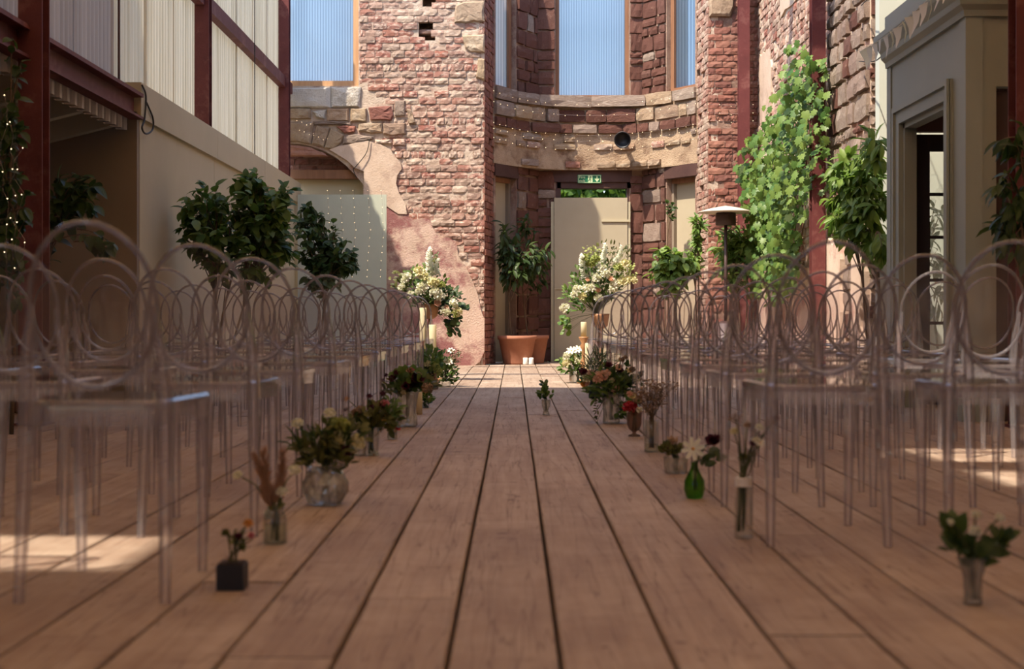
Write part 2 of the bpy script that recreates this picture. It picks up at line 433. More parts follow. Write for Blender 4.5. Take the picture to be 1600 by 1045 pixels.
# ---- brick helpers
def brick_template(seed):
    r = random.Random(seed); nx, nzz = 4, 2; vs = []; fs = []
    for k in range(nzz+1):
        for i in range(nx+1):
            x = -.5+i/nx; z = -.5+k/nzz
            ex = i in (0, nx); ez = k in (0, nzz)
            y = -.5+(.05 if ex or ez else 0)+(.05 if ex and ez else 0)+r.uniform(-.07, .08)
            xx = x*(1-.02*(ex and ez))+r.uniform(-.010, .010); zz = z*(1-.04*(ex and ez))+r.uniform(-.022, .022)
            vs.append((xx, y, zz))
    per = [k*(nx+1)+i for k, i in [(0,i) for i in range(nx+1)]+[(k,nx) for k in range(1,nzz+1)]+[(nzz,i) for i in range(nx-1,-1,-1)]+[(k,0) for k in range(nzz-1,0,-1)]]
    base = len(vs)
    for p in per: vs.append((vs[p][0], .5, vs[p][2]))
    for k in range(nzz):
        for i in range(nx):
            a = k*(nx+1)+i; fs.append((a, a+1, a+nx+2, a+nx+1))
    m = len(per)
    for q in range(m): fs.append((per[q], base+q, base+(q+1) % m, per[(q+1) % m]))
    return MB().add(vs, fs)
BT = [brick_template(s) for s in range(16)]
brick_mesh_cache = {}
def brick_mesh(k, mat):
    key = (k, mat.name)
    if key not in brick_mesh_cache: brick_mesh_cache[key] = BT[k].mesh('brick', mat)
    return brick_mesh_cache[key]
def put_brick(parent, frame, x, z, w, h, d, mat, r, name='brick', out=0.0):
    """frame: 4x4 of the wall plane (x along, -y outward, z up)"""
    o = link(name, brick_mesh(r.randrange(16), mat), parent)
    L = Matrix.Translation((x, d/2-out, z)) @ Euler((r.uniform(-.03,.03), r.uniform(-.02,.02), r.uniform(-.03,.03))).to_matrix().to_4x4() @ Matrix.Diagonal((w, d, h, 1))
    o.matrix_local = frame @ L
    return o
def in_poly(x, z, poly):
    c = False; n = len(poly)
    for i in range(n):
        x1, z1 = poly[i]; x2, z2 = poly[(i+1) % n]
        if (z1 > z) != (z2 > z) and x < (x2-x1)*(z-z1)/(z2-z1)+x1: c = not c
    return c
def brick_field(parent, frame, x0, x1, z0, z1, mat, seed, skip, h=.0965, w=.225, depth=.10, limit=300, near=None, gap=.010, miss=.025, rough=1.0):
    r = random.Random(seed); cells = []; k = 0; z = z0
    while z < z1-.03:
        hh = h*r.uniform(.93, 1.07); header = r.random() < .18
        ww = w*(.52 if header else 1)
        x = x0-(ww*.5 if k % 2 else 0)
        while x < x1-.03:
            bw = ww*r.uniform(.85, 1.12); a = max(x, x0); b = min(x+bw, x1)
            if b-a > .05:
                cx, cz = (a+b)/2, z+hh/2
                if not skip(cx, cz) and r.random() > miss: cells.append((cx, cz, b-a, hh))
            x += bw
        z += hh; k += 1
    if near: cells.sort(key=near)
    rest = MB()
    for n, (cx, cz, bw, hh) in enumerate(cells):
        out = r.choice((r.uniform(-.004, .010), r.uniform(.002, .020)))*rough
        if n < limit: put_brick(parent, frame, cx, cz, bw-gap, hh-gap, depth, mat, r, 'brick', out)
        else:
            L = frame @ Matrix.Translation((cx, depth/2-out, cz)) @ Matrix.Diagonal((bw-gap, depth, hh-gap, 1))
            rest.inst(BT[r.randrange(16)], L)
    if rest.v: tag(rest.build('brick_courses', mat, parent), kind='stuff')
    return len(cells)

FE = Matrix.Translation((0, YE, 0))                # end-wall frame
def px(pl): return [(Eu(u), Ev(v)) for u, v in pl]

# ---- end wall, the brick pier beside the bay
pier_poly = [(560,-110),(757,-110),(757,572),(567,572),(567,288),(556,274),(540,258),(524,245),(505,235),(488,229),(470,225),(400,222),(400,134),(560,134)]
niche1 = [(654,31),(680,31),(680,63),(654,63)]; niche2 = [(660,-8),(681,-8),(681,10),(660,10)]; niche3 = [(619,138),(624,138),(624,146),(619,146)]
bm = poly_mesh(px(pier_poly), [px(niche1), px(niche2)], lambda p: Vector((p[0], YE+.010, p[1])), Vector((0, .5, 0)))
wall_end = bm_obj('wall_end', bm, M['mortar'])
tag(wall_end, 'tall ruined wall of lime washed brick left of the bay', 'wall', kind='structure')
for nn in (niche1, niche2):
    a, b = E(*nn[0]), E(*nn[2]); MB().box(a.x-.05, b.x+.05, YE+.30, YE+.36, b.z-.05, a.z+.05).build('niche_back', M['mortar_red'], wall_end)
# niche shelf brick
put_brick(wall_end, FE, Eu(667), Ev(47.5), .25, .06, .2, M['brick_pale'], random.Random(3), 'brick', -.06)

plaster_beige = [(515,234),(528,229),(545,226),(574,220),(595,226),(611,234),(615,243),(626,253),(628,264),(621,274),(619,287),(624,302),(634,320),(636,335),(622,334),(604,322),(596,320),(569,320),(569,268),(554,262),(543,251)]
plaster_pink = [(603,318),(618,326),(634,334),(645,343),(660,341),(672,343),(676,355),(687,373),(696,371),(705,373),(714,383),(716,400),(727,415),(737,436),(747,461),(752,486),(757,499),(757,549),(750,565),(740,572),(575,572),(575,318)]
big1 = [(712,8),(725,3),(757,2),(757,34),(740,33),(726,36),(710,36)]
big2 = [(722,56),(757,54),(757,82),(735,82),(727,75)]
big3 = [(747,92),(757,93),(757,126),(744,122)]
ex = [px(q) for q in (plaster_beige, plaster_pink, niche1, niche2, niche3, big1, big2, big3)]
lintel_zone = px([(400,134),(640,150),(634,215),(615,240),(400,235)])
def skip_pier(x, z):
    if any(in_poly(x, z, q) for q in ex): return True
    if in_poly(x, z, lintel_zone) and x < Eu(598): return True
    if x < Eu(575) and z < Ev(134): return True
    return False
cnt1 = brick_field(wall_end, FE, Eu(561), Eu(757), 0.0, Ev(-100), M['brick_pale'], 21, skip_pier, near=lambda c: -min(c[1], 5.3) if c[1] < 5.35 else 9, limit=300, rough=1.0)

def stone_poly(parent, pts, mat, depth=.10, out=.03, name='stone', plane=None, seed=0):
    """rough stone from a traced outline, rounded towards the viewer"""
    r = random.Random(seed+int(pts[0][0]*7)); ring = px(pts)
    cx = sum(p[0] for p in ring)/len(ring); cz = sum(p[1] for p in ring)/len(ring)
    ring2 = []
    for i in range(len(ring)):
        a, b = ring[i], ring[(i+1) % len(ring)]; ring2.append(a); ring2.append(((a[0]+b[0])/2+r.uniform(-.008,.008), (a[1]+b[1])/2+r.uniform(-.008,.008)))
    n = len(ring2); vs = []; fs = []
    for s, y in ((1, depth-out), (1, .015-out), (.86, -.008-out), (.45, -.012-out)):
        for p in ring2:
            vs.append((cx+(p[0]-cx)*s, YE+y+r.uniform(-.008, .008), cz+(p[1]-cz)*s))
    vs.append((cx, YE-.012-out+r.uniform(-.008,.008), cz))
    for k in range(3):
        for i in range(n): j = (i+1) % n; fs.append((k*n+i, k*n+j, (k+1)*n+j, (k+1)*n+i))
    for i in range(n): fs.append((3*n+i, 3*n+(i+1) % n, 4*n))
    me = MB().add(vs, fs).mesh(name, mat); bm = bmesh.new(); bm.from_mesh(me); bmesh.ops.recalc_face_normals(bm, faces=list(bm.faces)); bm.to_mesh(me); bm.free()
    return link(name, me, parent)
for q in (big1, big2, big3): stone_poly(wall_end, q, M['stone_ochre'])
def c4(pl): return [(460+x/5.806, 120+y/5.806) for x, y in pl]
def rect(x0, y0, x1, y1): return [(x0,y0),(x1,y0),(x1,y1),(x0,y1)]
for pl, mt in ((rect(-200,98,330,282), 'stone_white'), ([(333,96),(605,94),(590,276),(333,280)], 'stone_white'),
               (rect(-120,288,150,380), 'stone_ochre'), ([(165,315),(290,305),(275,385),(200,365)], 'stone_white'), (rect(300,287,496,405), 'stone_ochre'),
               (rect(510,287,655,408), 'stone_ochre'), ([(672,280),(760,272),(880,268),(900,350),(885,398),(690,395)], 'brick_red_shade'), (rect(912,215,1005,355), 'stone_grey'),
               (rect(168,405,512,436), 'stone_grey'), ([(-120,412),(180,418),(150,610),(40,590),(-120,600)], 'stone_ochre'),
               ([(205,440),(322,462),(268,640),(155,612)], 'stone_ochre'), ([(328,466),(455,530),(425,600),(345,655),(272,648)], 'stone_ochre'),
               ([(385,455),(470,438),(555,450),(550,500),(450,512)], 'brick_red_shade'), ([(580,428),(680,418),(795,425),(800,505),(700,515),(580,490)], 'stone_ochre'),
               ([(805,425),(1010,422),(1015,520),(900,535),(805,515)], 'stone_ochre'), ([(440,535),(560,520),(720,545),(720,560),(560,610),(440,610)], 'stone_grey'),
               (rect(730,568,885,608), 'brick_pale'), (rect(895,566,1005,622), 'brick_pale'), ([(1020,290),(1060,300),(1100,420),(1040,430)], 'stone_ochre'),
               ([(-120,620),(40,625),(150,640),(270,690),(300,720),(-120,720)], 'brick_red_shade')):
    stone_poly(wall_end, c4(pl), M[mt])
def plaster(parent, pts, mat, th=.05, name='plaster_patch', f=.035):
    bm = poly_mesh(px(pts), [], lambda p: Vector((p[0], YE-f, p[1])), Vector((0, th+.05, 0)))
    return bm_obj(name, bm, mat, parent)
plaster(wall_end, plaster_beige, M['plaster'])
plaster(wall_end, plaster_pink, M['plaster_pink'], f=.022)
# jamb of the bay (left, splayed) in brick
def frame2(a, b):
    a = Vector((a[0], a[1], 0)); b = Vector((b[0], b[1], 0)); x = (b-a).normalized(); y = Vector((0,0,1)).cross(x)
    m = Matrix.Identity(4); m.col[0][:3] = x; m.col[1][:3] = y; m.col[2][:3] = (0,0,1); m.col[3][:3] = a
    return m, (b-a).length
J0, J1, P2, P3, J4, J5 = (Eu(757), YE), (-.30, 21.15), (.36, 22.2), (2.02, 22.2), (2.72, 21.15), (Eu(1106), YE)
fj, lj = frame2(J0, J1)
jl = tag(MB().box(0, lj, .05, .3, 0, 6.2, fj).build('wall_bay_jamb', M['mortar_red']), 'brick side of the bay opening, its shade put into the colour', 'wall', kind='structure')
brick_field(jl, fj, 0, lj, 0, 6.0, M['brick_red_shade'], 4, lambda x, z: False, depth=.08)  # darker brick and mortar carry this jamb's shade in their colour

# behind the left arch: timber beam and grey panel; the tall window above
arch_back = tag(MB().box(Eu(400), Eu(575), YE+.25, YE+.32, 0, Ev(276)).build('door_1', M['panel']), 'grey painted panel closing the arched doorway', 'door', kind='structure')
tag(MB().box(Eu(400), Eu(572), YE+.12, YE+.34, Ev(278), Ev(264)).build('trim_1', M['timber_dark']), 'rough timber beam across the arched doorway', 'beam', kind='structure')
ab2 = tag(MB().box(Eu(400), Eu(575), YE+.35, YE+.5, Ev(264), Ev(215)).build('wall_arch_infill', M['mortar_red']), 'dark brick infill above the beam in the arch', 'wall', kind='structure')
brick_field(ab2, Matrix.Translation((0, YE+.34, 0)), Eu(420), Eu(568), Ev(264), Ev(222), M['brick_red_shade'], 8, lambda x, z: False)

def window(n, label, a, b, z0, z1, fw=.09, fmat='timber_dark', inset=.12, bars=()):
    """timber-framed polycarbonate window between plan points a and b"""
    fm, L = frame2(a, b)
    w = empty('window_%d' % n); tag(w, label, 'window', kind='structure')
    for x0, x1 in ((0, fw), (L-fw, L)): MB().box(x0, x1, inset-.04, inset+.06, z0, z1, fm).build('jamb', M[fmat], w)
    MB().box(fw, L-fw, inset-.05, inset+.07, z0, z0+fw*.8, fm).build('sill', M[fmat], w)
    MB().box(fw, L-fw, inset-.04, inset+.06, z1-fw, z1, fm).build('head', M[fmat], w)
    for x in bars: MB().box(x-.02, x+.02, inset-.03, inset+.03, z0, z1, fm).build('mullion', M[fmat], w)
    MB().box(fw, L-fw, inset, inset+.012, z0+fw*.8, z1-fw, fm).build('pane', M['poly'], w)
    return w
window(1, 'blue polycarbonate window in a pale timber frame above the white stone lintel', (Eu(405), YE), (Eu(562), YE), Ev(134), 6.1, .10, 'timber', .10)

# ---- bay: two stone piers, a stained band, timber lintels
def bay_block(name, pts, z0, z1, mat, th=.42):
    """thick wall along a plan polyline"""
    b = MB(); n = len(pts); P_ = [Vector((p[0], p[1], 0)) for p in pts]; offs = []
    for i in range(n):
        t = (P_[min(i+1, n-1)]-P_[max(i-1, 0)]).normalized(); offs.append(Vector((0,0,1)).cross(t)*th)
    vs = []
    for p, o in zip(P_, offs):
        for q in (p, p+o):
            vs.append((q.x, q.y, z0)); vs.append((q.x, q.y, z1))
    fs = []
    for i in range(n-1):
        a = i*4; c = a+4
        fs += [(a, c, c+1, a+1), (a+2, a+3, c+3, c+2), (a+1, c+1, c+3, a+3), (a, a+2, c+2, c)]
    fs += [(0,1,3,2), ((n-1)*4, (n-1)*4+2, (n-1)*4+3, (n-1)*4+1)]
    return b.add(vs, fs).build(name, mat)
def lerp2(a, b, t): return (a[0]+(b[0]-a[0])*t, a[1]+(b[1]-a[1])*t)
CL0, CL1 = lerp2(J1, P2, .50), (.65, 22.2)
CR0, CR1 = (1.80, 22.2), lerp2(P3, J4, .45)
def block_courses(parent, a, b, z0, z1, mat, seed, wmin=.22, wmax=.5, hmin=.2, hmax=.34, gap=.02, alt=None, name='stone', depth=.12):
    fm, L = frame2(a, b); r = random.Random(seed); z = z0
    while z < z1-.08:
        h = min(r.uniform(hmin, hmax), z1-z); x = 0
        if h > .1:
            if r.random() < .2 and h > .2:
                rows = [(z, h/2), (z+h/2, h/2)]
            else: rows = [(z, h)]
            for zz, hh in rows:
                x = 0
                while x < L-.04:
                    w = min(r.uniform(wmin, wmax)*(1 if hh > .15 else .7), L-x)
                    if L-x-w < .09: w = L-x
                    mm = alt if (alt and r.random() < .09) else mat
                    put_brick(parent, fm, x+w/2, zz+hh/2, w-gap*r.uniform(.7, 2.6), hh-gap*r.uniform(.7, 2.2), depth, mm, r, name, .035+r.uniform(0, .025))
                    x += w
        z += h
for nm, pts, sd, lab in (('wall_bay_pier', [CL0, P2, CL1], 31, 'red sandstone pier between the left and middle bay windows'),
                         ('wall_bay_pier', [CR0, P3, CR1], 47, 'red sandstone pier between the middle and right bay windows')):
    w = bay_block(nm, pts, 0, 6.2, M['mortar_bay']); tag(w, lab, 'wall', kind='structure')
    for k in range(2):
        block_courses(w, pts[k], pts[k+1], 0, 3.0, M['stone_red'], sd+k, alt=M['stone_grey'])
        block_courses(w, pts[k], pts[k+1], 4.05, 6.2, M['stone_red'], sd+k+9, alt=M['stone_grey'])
# short returns by the jambs
for nm, a, b, lab in (('wall_bay_return', J1, lerp2(J1, P2, .04), 'narrow brick return at the left of the bay'), ('wall_bay_return', lerp2(P3, J4, .97), J4, 'narrow brick return at the right of the bay')):
    tag(bay_block(nm, [a, b], 0, 6.2, M['mortar_red'], .3), lab, 'wall', kind='structure')
# curved band
def arc(n=14, push=0.0):
    c = [Vector((*J1, 0)), Vector((*P2, 0)), Vector((*P3, 0)), Vector((*J4, 0))]; out = []
    for i in range(n+1):
        t = i/n
        # smooth arch through the corner points
        x = J1[0]+(J4[0]-J1[0])*t
        s = 1-abs(2*t-1)**2.6
        out.append((x, J1[1]+(P2[1]-.03-J1[1])*s-push))
    return out
band = bay_block('wall_bay_band', arc(18, .06), 2.98, 4.12, M['plaster_band'], .5)
tag(band, 'curved stained stone and plaster band above the three bay doors', 'wall', kind='structure')
rb = random.Random(77)
ap = arc(18, .06)
cum = [0]
for a, b in zip(ap[:-1], ap[1:]): cum.append(cum[-1]+math.dist(a, b))
def arc_at(s):
    for i in range(len(ap)-1):
        if s <= cum[i+1]: return lerp2(ap[i], ap[i+1], (s-cum[i])/(cum[i+1]-cum[i]))
    return ap[-1]
def band_course(z, h, mats, wmin, wmax, seed, out=.03, skipp=.0):
    r = random.Random(seed); s = 0
    while s < cum[-1]-.05:
        w = min(r.uniform(wmin, wmax), cum[-1]-s)
        if r.random() >= skipp:
            fm, L = frame2(arc_at(s), arc_at(s+w))
            put_brick(band, fm, L/2, z+h/2, L-.02*r.uniform(.5, 2), h-.02*r.uniform(.4, 2), .12, M[r.choice(mats)], r, 'stone', .03+r.uniform(0, out))
        s += w
band_course(3.93, .20, ['stone_grey', 'stone_grey', 'stone_ochre'], .5, .9, 1, .05)
band_course(3.70, .22, ['stone_grey', 'stone_red', 'stone_ochre'], .18, .5, 2, .05)
band_course(3.53, .16, ['stone_grey', 'stone_red', 'stone_red'], .2, .55, 3, .05)
band_course(3.40, .11, ['stone_ochre', 'stone_grey'], .2, .5, 5, .02, .45)
band_course(3.28, .11, ['stone_ochre', 'brick_pale'], .2, .4, 6, .012, .6)
band_course(3.0, .12, ['stone_grey', 'brick_red_shade', 'stone_ochre'], .2, .5, 7, .03, .35)

window(2, 'narrow blue polycarbonate window on the left side of the bay', lerp2(J1, P2, .04), CL0, 4.12, 6.1, .075)
window(3, 'tall blue polycarbonate window in the middle of the bay', CL1, CR0, 4.12, 6.1, .06)
window(4, 'narrow blue polycarbonate window on the right side of the bay', CR1, lerp2(P3, J4, .97), 4.12, 6.1, .075)
for k, (a, b, lab) in enumerate(((lerp2(J1, P2, .03), CL0, 'dark timber lintel over the left bay door'), (CL1, CR0, 'dark timber lintel over the fire exit door'), (lerp2(P3, J4, .25), J4, 'dark timber lintel over the right bay door'))):
    fm, L = frame2(a, b)
    tag(MB().box(-.04, L+.04, -.03, .25, 2.80, 2.985, fm).build('trim_%d' % (k+2), M['lintel']), lab, 'beam', kind='structure')
# side doors of the bay
def bay_door(n, a, b, z1, lab, frame_at):
    fm, L = frame2(a, b)
    d = empty('door_%d' % n); tag(d, lab, 'door', kind='structure')
    MB().box(0, L, .16, .20, .02, z1, fm).build('door_panel', M['door'], d)
    MB().box(0, L, .10, .24, z1, z1+.07, fm).build('door_head', M['timber_dark'], d)
    x = L-.05 if frame_at else 0
    MB().box(x, x+.05, .10, .22, 0, z1, fm).build('door_stile', M['panel_dark'], d)
    return d
bay_door(2, lerp2(J1, P2, .03), CL0, 2.73, 'pale panel door in the shaded left side of the bay', True)
bay_door(3, CR1, J4, 2.73, 'pale grey door in the right side of the bay', False)
# fire exit doorway
d4 = empty('door_4'); tag(d4, 'pale fire exit door standing before the middle bay doorway', 'door', kind='structure')
a, b = CL1[0], CR0[0]
def C(u, v, D=22.3): return P(u, v, D)
MB().box(a, C(876,0).x, 22.2, 22.42, 0, 2.8).build('door_frame', M['lintel'], d4)
MB().box(C(979,0).x, b, 22.2, 22.42, 0, 2.8).build('door_frame', M['lintel'], d4)
MB().box(C(870,0).x, C(985,0).x, 22.2, 22.42, C(0,295).z, 2.82).build('door_head', M['lintel'], d4)
p0, p1 = P(866, 565, 22.1), P(980, 309, 22.1)
dl = MB().box(p0.x, p1.x, 22.08, 22.13, .03, p1.z).build('door_leaf', M['door'], d4)
MB().box(p0.x-.05, p0.x-.005, 22.10, 22.16, 0, p1.z-.06).build('door_stile', M['panel'], d4)
MB().box(p1.x+.005, p1.x+.05, 22.10, 22.16, 0, p1.z-.06).build('door_stile', M['panel'], d4)
hz_ = P(0, 345, 22.08).z
MB().box(P(940,0,22.08).x, p1.x+.03, 22.06, 22.085, hz_-.015, hz_+.02).build('strap_hinge', M['panel'], dl)
MB().box(p0.x, p1.x-.3, 22.068, 22.08, P(0,451,22.08).z-.008, P(0,451,22.08).z+.008).build('rail', M['panel'], dl)

# ---- right pier and right wall
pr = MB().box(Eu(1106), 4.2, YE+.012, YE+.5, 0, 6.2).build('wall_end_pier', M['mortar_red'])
tag(pr, 'red brick pier right of the bay, shade put into its colour', 'wall', kind='structure')
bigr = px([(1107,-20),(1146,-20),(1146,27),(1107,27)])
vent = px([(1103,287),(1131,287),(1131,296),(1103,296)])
brick_field(pr, FE, Eu(1106), 3.5, 0, 6.1, M['brick_red_shade'], 91, lambda x, z: in_poly(x, z, bigr) or in_poly(x, z, vent), limit=300, miss=.03)
stone_poly(pr, [(1108,-30),(1147,-30),(1146,12),(1140,26),(1108,26)], M['stone_ochre'], out=.05)
for q in ([(1106,140),(1128,136),(1130,152),(1108,155)],): pass
fj2, lj2 = frame2(J4, J5)
jr = tag(MB().box(0, lj2, .05, .3, 0, 6.2, fj2).build('wall_bay_jamb', M['mortar']), 'brick edge of the bay opening, sunlight put into its pale colour', 'wall', kind='structure')
brick_field(jr, fj2, 0, lj2, 0, 6.0, M['brick_pale'], 14, lambda x, z: False, depth=.08)  # paler brick and mortar carry this jamb's sunlight in their colour

XR = 3.5
FR = frame2((XR, YE), (XR, 14.0))[0]               # local x runs towards the camera
wr = MB().box(XR+.012, XR+.5, 14.0, YE+.3, 0, 6.2).build('wall_right', M['plaster_cream'])
tag(wr, 'sunlit wall of old brick and flaking plaster behind the vine', 'wall', kind='structure')
rw = random.Random(9)
pl_patch = [(.0,.9,.0,3.0),(1.0,2.3,0,1.5),(2.6,3.6,.0,1.3),(.2,1.1,3.4,4.4),(1.8,3.4,4.6,6.0),(3.7,4.4,.3,1.7),(4.75,5.5,0,1.5),(5.95,6.38,0,1.7)]
def skip_r(x, z):
    if x > 4.7: return True
    return any(a+math.sin(z*5+a)*.15 < x < b+math.sin(z*4)*.15 and c < z < d+math.sin(x*6)*.12 for a, b, c, d in pl_patch)
brick_field(wr, FR, 0, 4.7, 0, 6.1, M['brick_pale'], 17, skip_r, limit=0, miss=.05, depth=.09)
for a_, b_, c_, d_ in pl_patch:
    ring = []
    for i in range(24):
        t = i/24*2*PI; x = (a_+b_)/2+(b_-a_)/2*max(-1, min(1, 1.35*math.cos(t)))+rw.uniform(-.05,.05); z = (c_+d_)/2+(d_-c_)/2*max(-1, min(1, 1.35*math.sin(t)))+rw.uniform(-.05,.05)
        ring.append((max(x, 0.0), max(z, 0.0)))
    # drop doubled corners
    rg = []
    for p in ring:
        if not rg or math.dist(p, rg[-1]) > .02: rg.append(p)
    ou = -.015 if a_ < 4.7 else -.085
    bm = poly_mesh(rg, [], lambda p: FR @ Vector((p[0], ou, p[1])), FR.to_3x3() @ Vector((0, .10, 0)))
    bm_obj('plaster_patch', bm, M['plaster_cream'] if c_ < 2 else M['plaster'], wr)
# broken stone end of the right wall
fr2 = frame2((XR, 15.7), (XR, 14.0))
block_courses(wr, (XR, 15.75), (XR, 14.0), 0, 6.1, M['stone_grey'], 63, .18, .5, .12, .30, .03, M['stone_red'], depth=.14)
block_courses(wr, (XR-.02, 14.0), (XR+.45, 14.0), 0, 6.1, M['stone_grey'], 64, .2, .4, .12, .30, .03, M['stone_red'], depth=.14)
# pale wall that closes the widened side of the room
tag(MB().box(XR+.02, 7, 13.7, 13.85, 0, 6.2).build('wall_right_return', M['sage_pale']), 'tall pale green wall behind the leafy shrub', 'wall', kind='structure')

# ---- left wall: panels below, corrugated sheets above
XL = -3.08
wl = empty('wall_left'); tag(wl, 'left wall of olive panels below tall translucent corrugated sheets', 'wall', kind='structure')
ys = [11.7, 14.62, 17.4, 20.35]
for i in range(3):
    MB().box(XL-.06, XL, ys[i]+.006, ys[i+1]-.006, 0, 2.36).build('panel', M['panel'], wl)
    MB().box(XL-.22, XL+.035, ys[i]-(.08 if i == 0 else -.004), ys[i+1]-.004, 2.31, 2.60).build('fascia_board', M['panel'], wl)
def wave_sheet(y0, y1, z0, z1, x, mat, pitch=.105, amp=.018, parent=None, name='corrugated_sheet'):
    n = max(8, int((y1-y0)/pitch*8)); vs = []; fs = []
    for i in range(n+1):
        y = y0+(y1-y0)*i/n; dx = amp*math.sin(2*PI*y/pitch)
        vs += [(x+dx, y, z0), (x+dx, y, z1)]
    for i in range(n): a = i*2; fs.append((a, a+1, a+3, a+2))
    return MB().add(vs, fs).build(name, mat, parent, True)
y = 7.48; k = 0
while y < 20.3:
    y2 = min(y+1.03, 20.36)
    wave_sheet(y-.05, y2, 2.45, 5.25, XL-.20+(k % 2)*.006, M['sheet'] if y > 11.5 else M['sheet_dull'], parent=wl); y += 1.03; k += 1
MB().box(XL-.17, XL-.08, 14.6, 20.3, 3.87, 4.02).build('girt', M['steel_red'], wl)
MB().box(XL-.17, XL-.08, 7.6, 14.6, 3.87, 4.02).build('girt', M['steel_red'], wl)
MB().box(XL-.18, XL-.165, 11.70, 11.725, 2.6, 5.25).build('sheet_joint', M['lintel'], wl)
def post(label, x, y, z1=6.2, w=.15):
    b = MB(); t = .012; h = w/2
    p = empty('steel_post', (x, y, 0))
    MB().box(-h, h, -h, -h+t, 0, z1).build('flange', M['steel_red'], p)
    MB().box(-h, h, h-t, h, 0, z1).build('flange', M['steel_red'], p)
    MB().box(-t/2, t/2, -h+t, h-t, 0, z1).build('web', M['steel_red'], p)
    MB().box(-h-.03, h+.03, -h-.03, h+.03, 0, .015).build('base_plate', M['steel_red'], p)
    tag(p, label, 'post', 'red oxide steel posts'); return p
post('dark red steel post at the far left by the lean-to', XL+.06, 8.95)
post('red steel post halfway along the corrugated wall', XL-.11, 14.6)
post('red steel post where the corrugated wall meets the end wall', XL-.11, 19.75)
post('red steel post standing before the shaded brick pier', Eu(1158), YE-.22)
post('red steel post beside the vine on the sunlit wall', 3.33, 15.6)
post('dark red steel post beside the porch at the far right', 3.14, 8.75)

# lean-to at the left
lt = empty('wall_lean_to'); tag(lt, 'shaded lean-to with painted rafters beneath a corrugated roof', 'lean-to', kind='structure')
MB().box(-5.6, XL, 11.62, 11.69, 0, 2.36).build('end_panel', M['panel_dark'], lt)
MB().box(-5.75, -5.6, 3, 11.7, 0, 2.6).build('side_wall', M['mortar_red'], lt)
b = MB(); ch = 0
b.box(XL-.09, XL+.06, 7.4, 11.62, 2.36, 2.50).box(XL-.02, XL, 7.4, 11.62, 2.22, 2.36)
MB().box(XL-.05, XL+.06, 7.4, 11.60, 2.47, 2.50).box(XL-.05, XL+.06, 7.4, 11.60, 2.29, 2.31).box(XL-.045, XL-.02, 7.4, 11.60, 2.31, 2.47).build('eaves_beam', M['steel_red'], lt)
n = int((11.6-6.8)/.17*10); vs = []; fs = []
for i in range(n+1):
    y = 6.8+(11.6-6.8)*i/n; s = max(-1, min(1, 2.2*math.sin(2*PI*y/.17)))
    vs += [(XL-.11+.035*s, y, 2.205), (XL-.11+.035*s, y, 2.48)]
for i in range(n): a = i*2; fs.append((a, a+1, a+3, a+2))
MB().add(vs, fs).build('corrugated_strip', M['sheet_old'], lt)
MB().add([(XL-.14, 3, 2.42), (XL-.14, 11.6, 2.42), (XL-2.6, 11.6, 1.80), (XL-2.6, 3, 1.80), (XL-.14, 3, 2.46), (XL-.14, 11.6, 2.46), (XL-2.6, 11.6, 1.84), (XL-2.6, 3, 1.84)], [(0,1,2,3),(7,6,5,4),(0,4,5,1),(2,6,7,3),(1,5,6,2),(3,7,4,0)]).build('roof_boarding', M['timber_dark'], lt)
for y in (7.3, 8.15, 9.0, 9.85, 10.7, 11.5):
    Mx = Matrix.Translation((XL-.16, y, 2.42)) @ Euler((0, -math.atan2(.62, 2.46), 0)).to_matrix().to_4x4()
    MB().box(-2.5, 0, -.045, .045, -.19, 0, Mx).build('rafter', M['sage_pale'], lt)
MB().box(-5.6, -5.5, 3, 11.6, 1.55, 1.68).build('wall_plate', M['sage_pale'], lt)
tag(MB().box(-7.0, -6.9, -4, 7.0, 0, 6.2).build('wall_near_left_added', M['mortar_red']), 'added unseen side wall on the left, keeping light off the foreground', 'wall', kind='structure')  # unseen wall added to keep side light off the foreground

# roof over near half, holes cut to cast sun patches, translucency for warm fill
def roof_cells():
    xs = [-7.2, -5.2, -3.80, -.79, .66, 7.2]; ysr = [-4, 1.15, 1.76, 2.95, 3.65, 4.0, 4.7, 11.2]
    b = MB()
    for i in range(len(xs)-1):
        for j in range(len(ysr)-1):
            hole = (i == 1 and j == 1) or (i == 3 and j in (3, 5))
            if not hole: b.box(xs[i], xs[i+1], ysr[j], ysr[j+1], 6.2, 6.3)
    return b
tag(roof_cells().build('ceiling', M['roof']), 'unseen roof over the near half, made translucent and holed to shape the light', 'roof', kind='structure')
bm = poly_mesh([(-7,0),(7,0),(7,6.2),(-7,6.2)], [[(-4.6,.9),(-3.0,.9),(-3.0,4.6),(-4.6,4.6)], [(3.0,.9),(4.6,.9),(4.6,4.6),(3.0,4.6)]], lambda q_: Vector((q_[0], -4, q_[1])), Vector((0, -.3, 0)))
tag(bm_obj('wall_back_added', bm, M['mortar_red']), 'added rear wall behind the camera that dims the hall, openings for chair highlights', 'wall', kind='structure')  # unseen, added to block sky fill; openings put in for chair highlights
tag(MB().box(6.9, 7.0, -4, 13.8, 0, 6.2).build('wall_near_right', M['mortar_red']), 'side wall beside the camera outside the picture on the right', 'wall', kind='structure')

for k_, y_ in enumerate((14.6, 17.2)):  # beams out of view, added to throw shadow stripes on the far floor
    rbm = empty('trim_%d' % (k_+5)); tag(rbm, '%s added steel roof beam casting a shadow stripe on the far floor' % ('first', 'second', 'third')[k_], 'beam', kind='structure')
    MB().box(-3.3, 3.5, y_-.09, y_+.09, 6.26, 6.28).build('flange', M['steel_red'], rbm); MB().box(-3.3, 3.5, y_-.006, y_+.006, 6.06, 6.26).build('web', M['steel_red'], rbm); MB().box(-3.3, 3.5, y_-.09, y_+.09, 6.04, 6.06).build('flange', M['steel_red'], rbm)
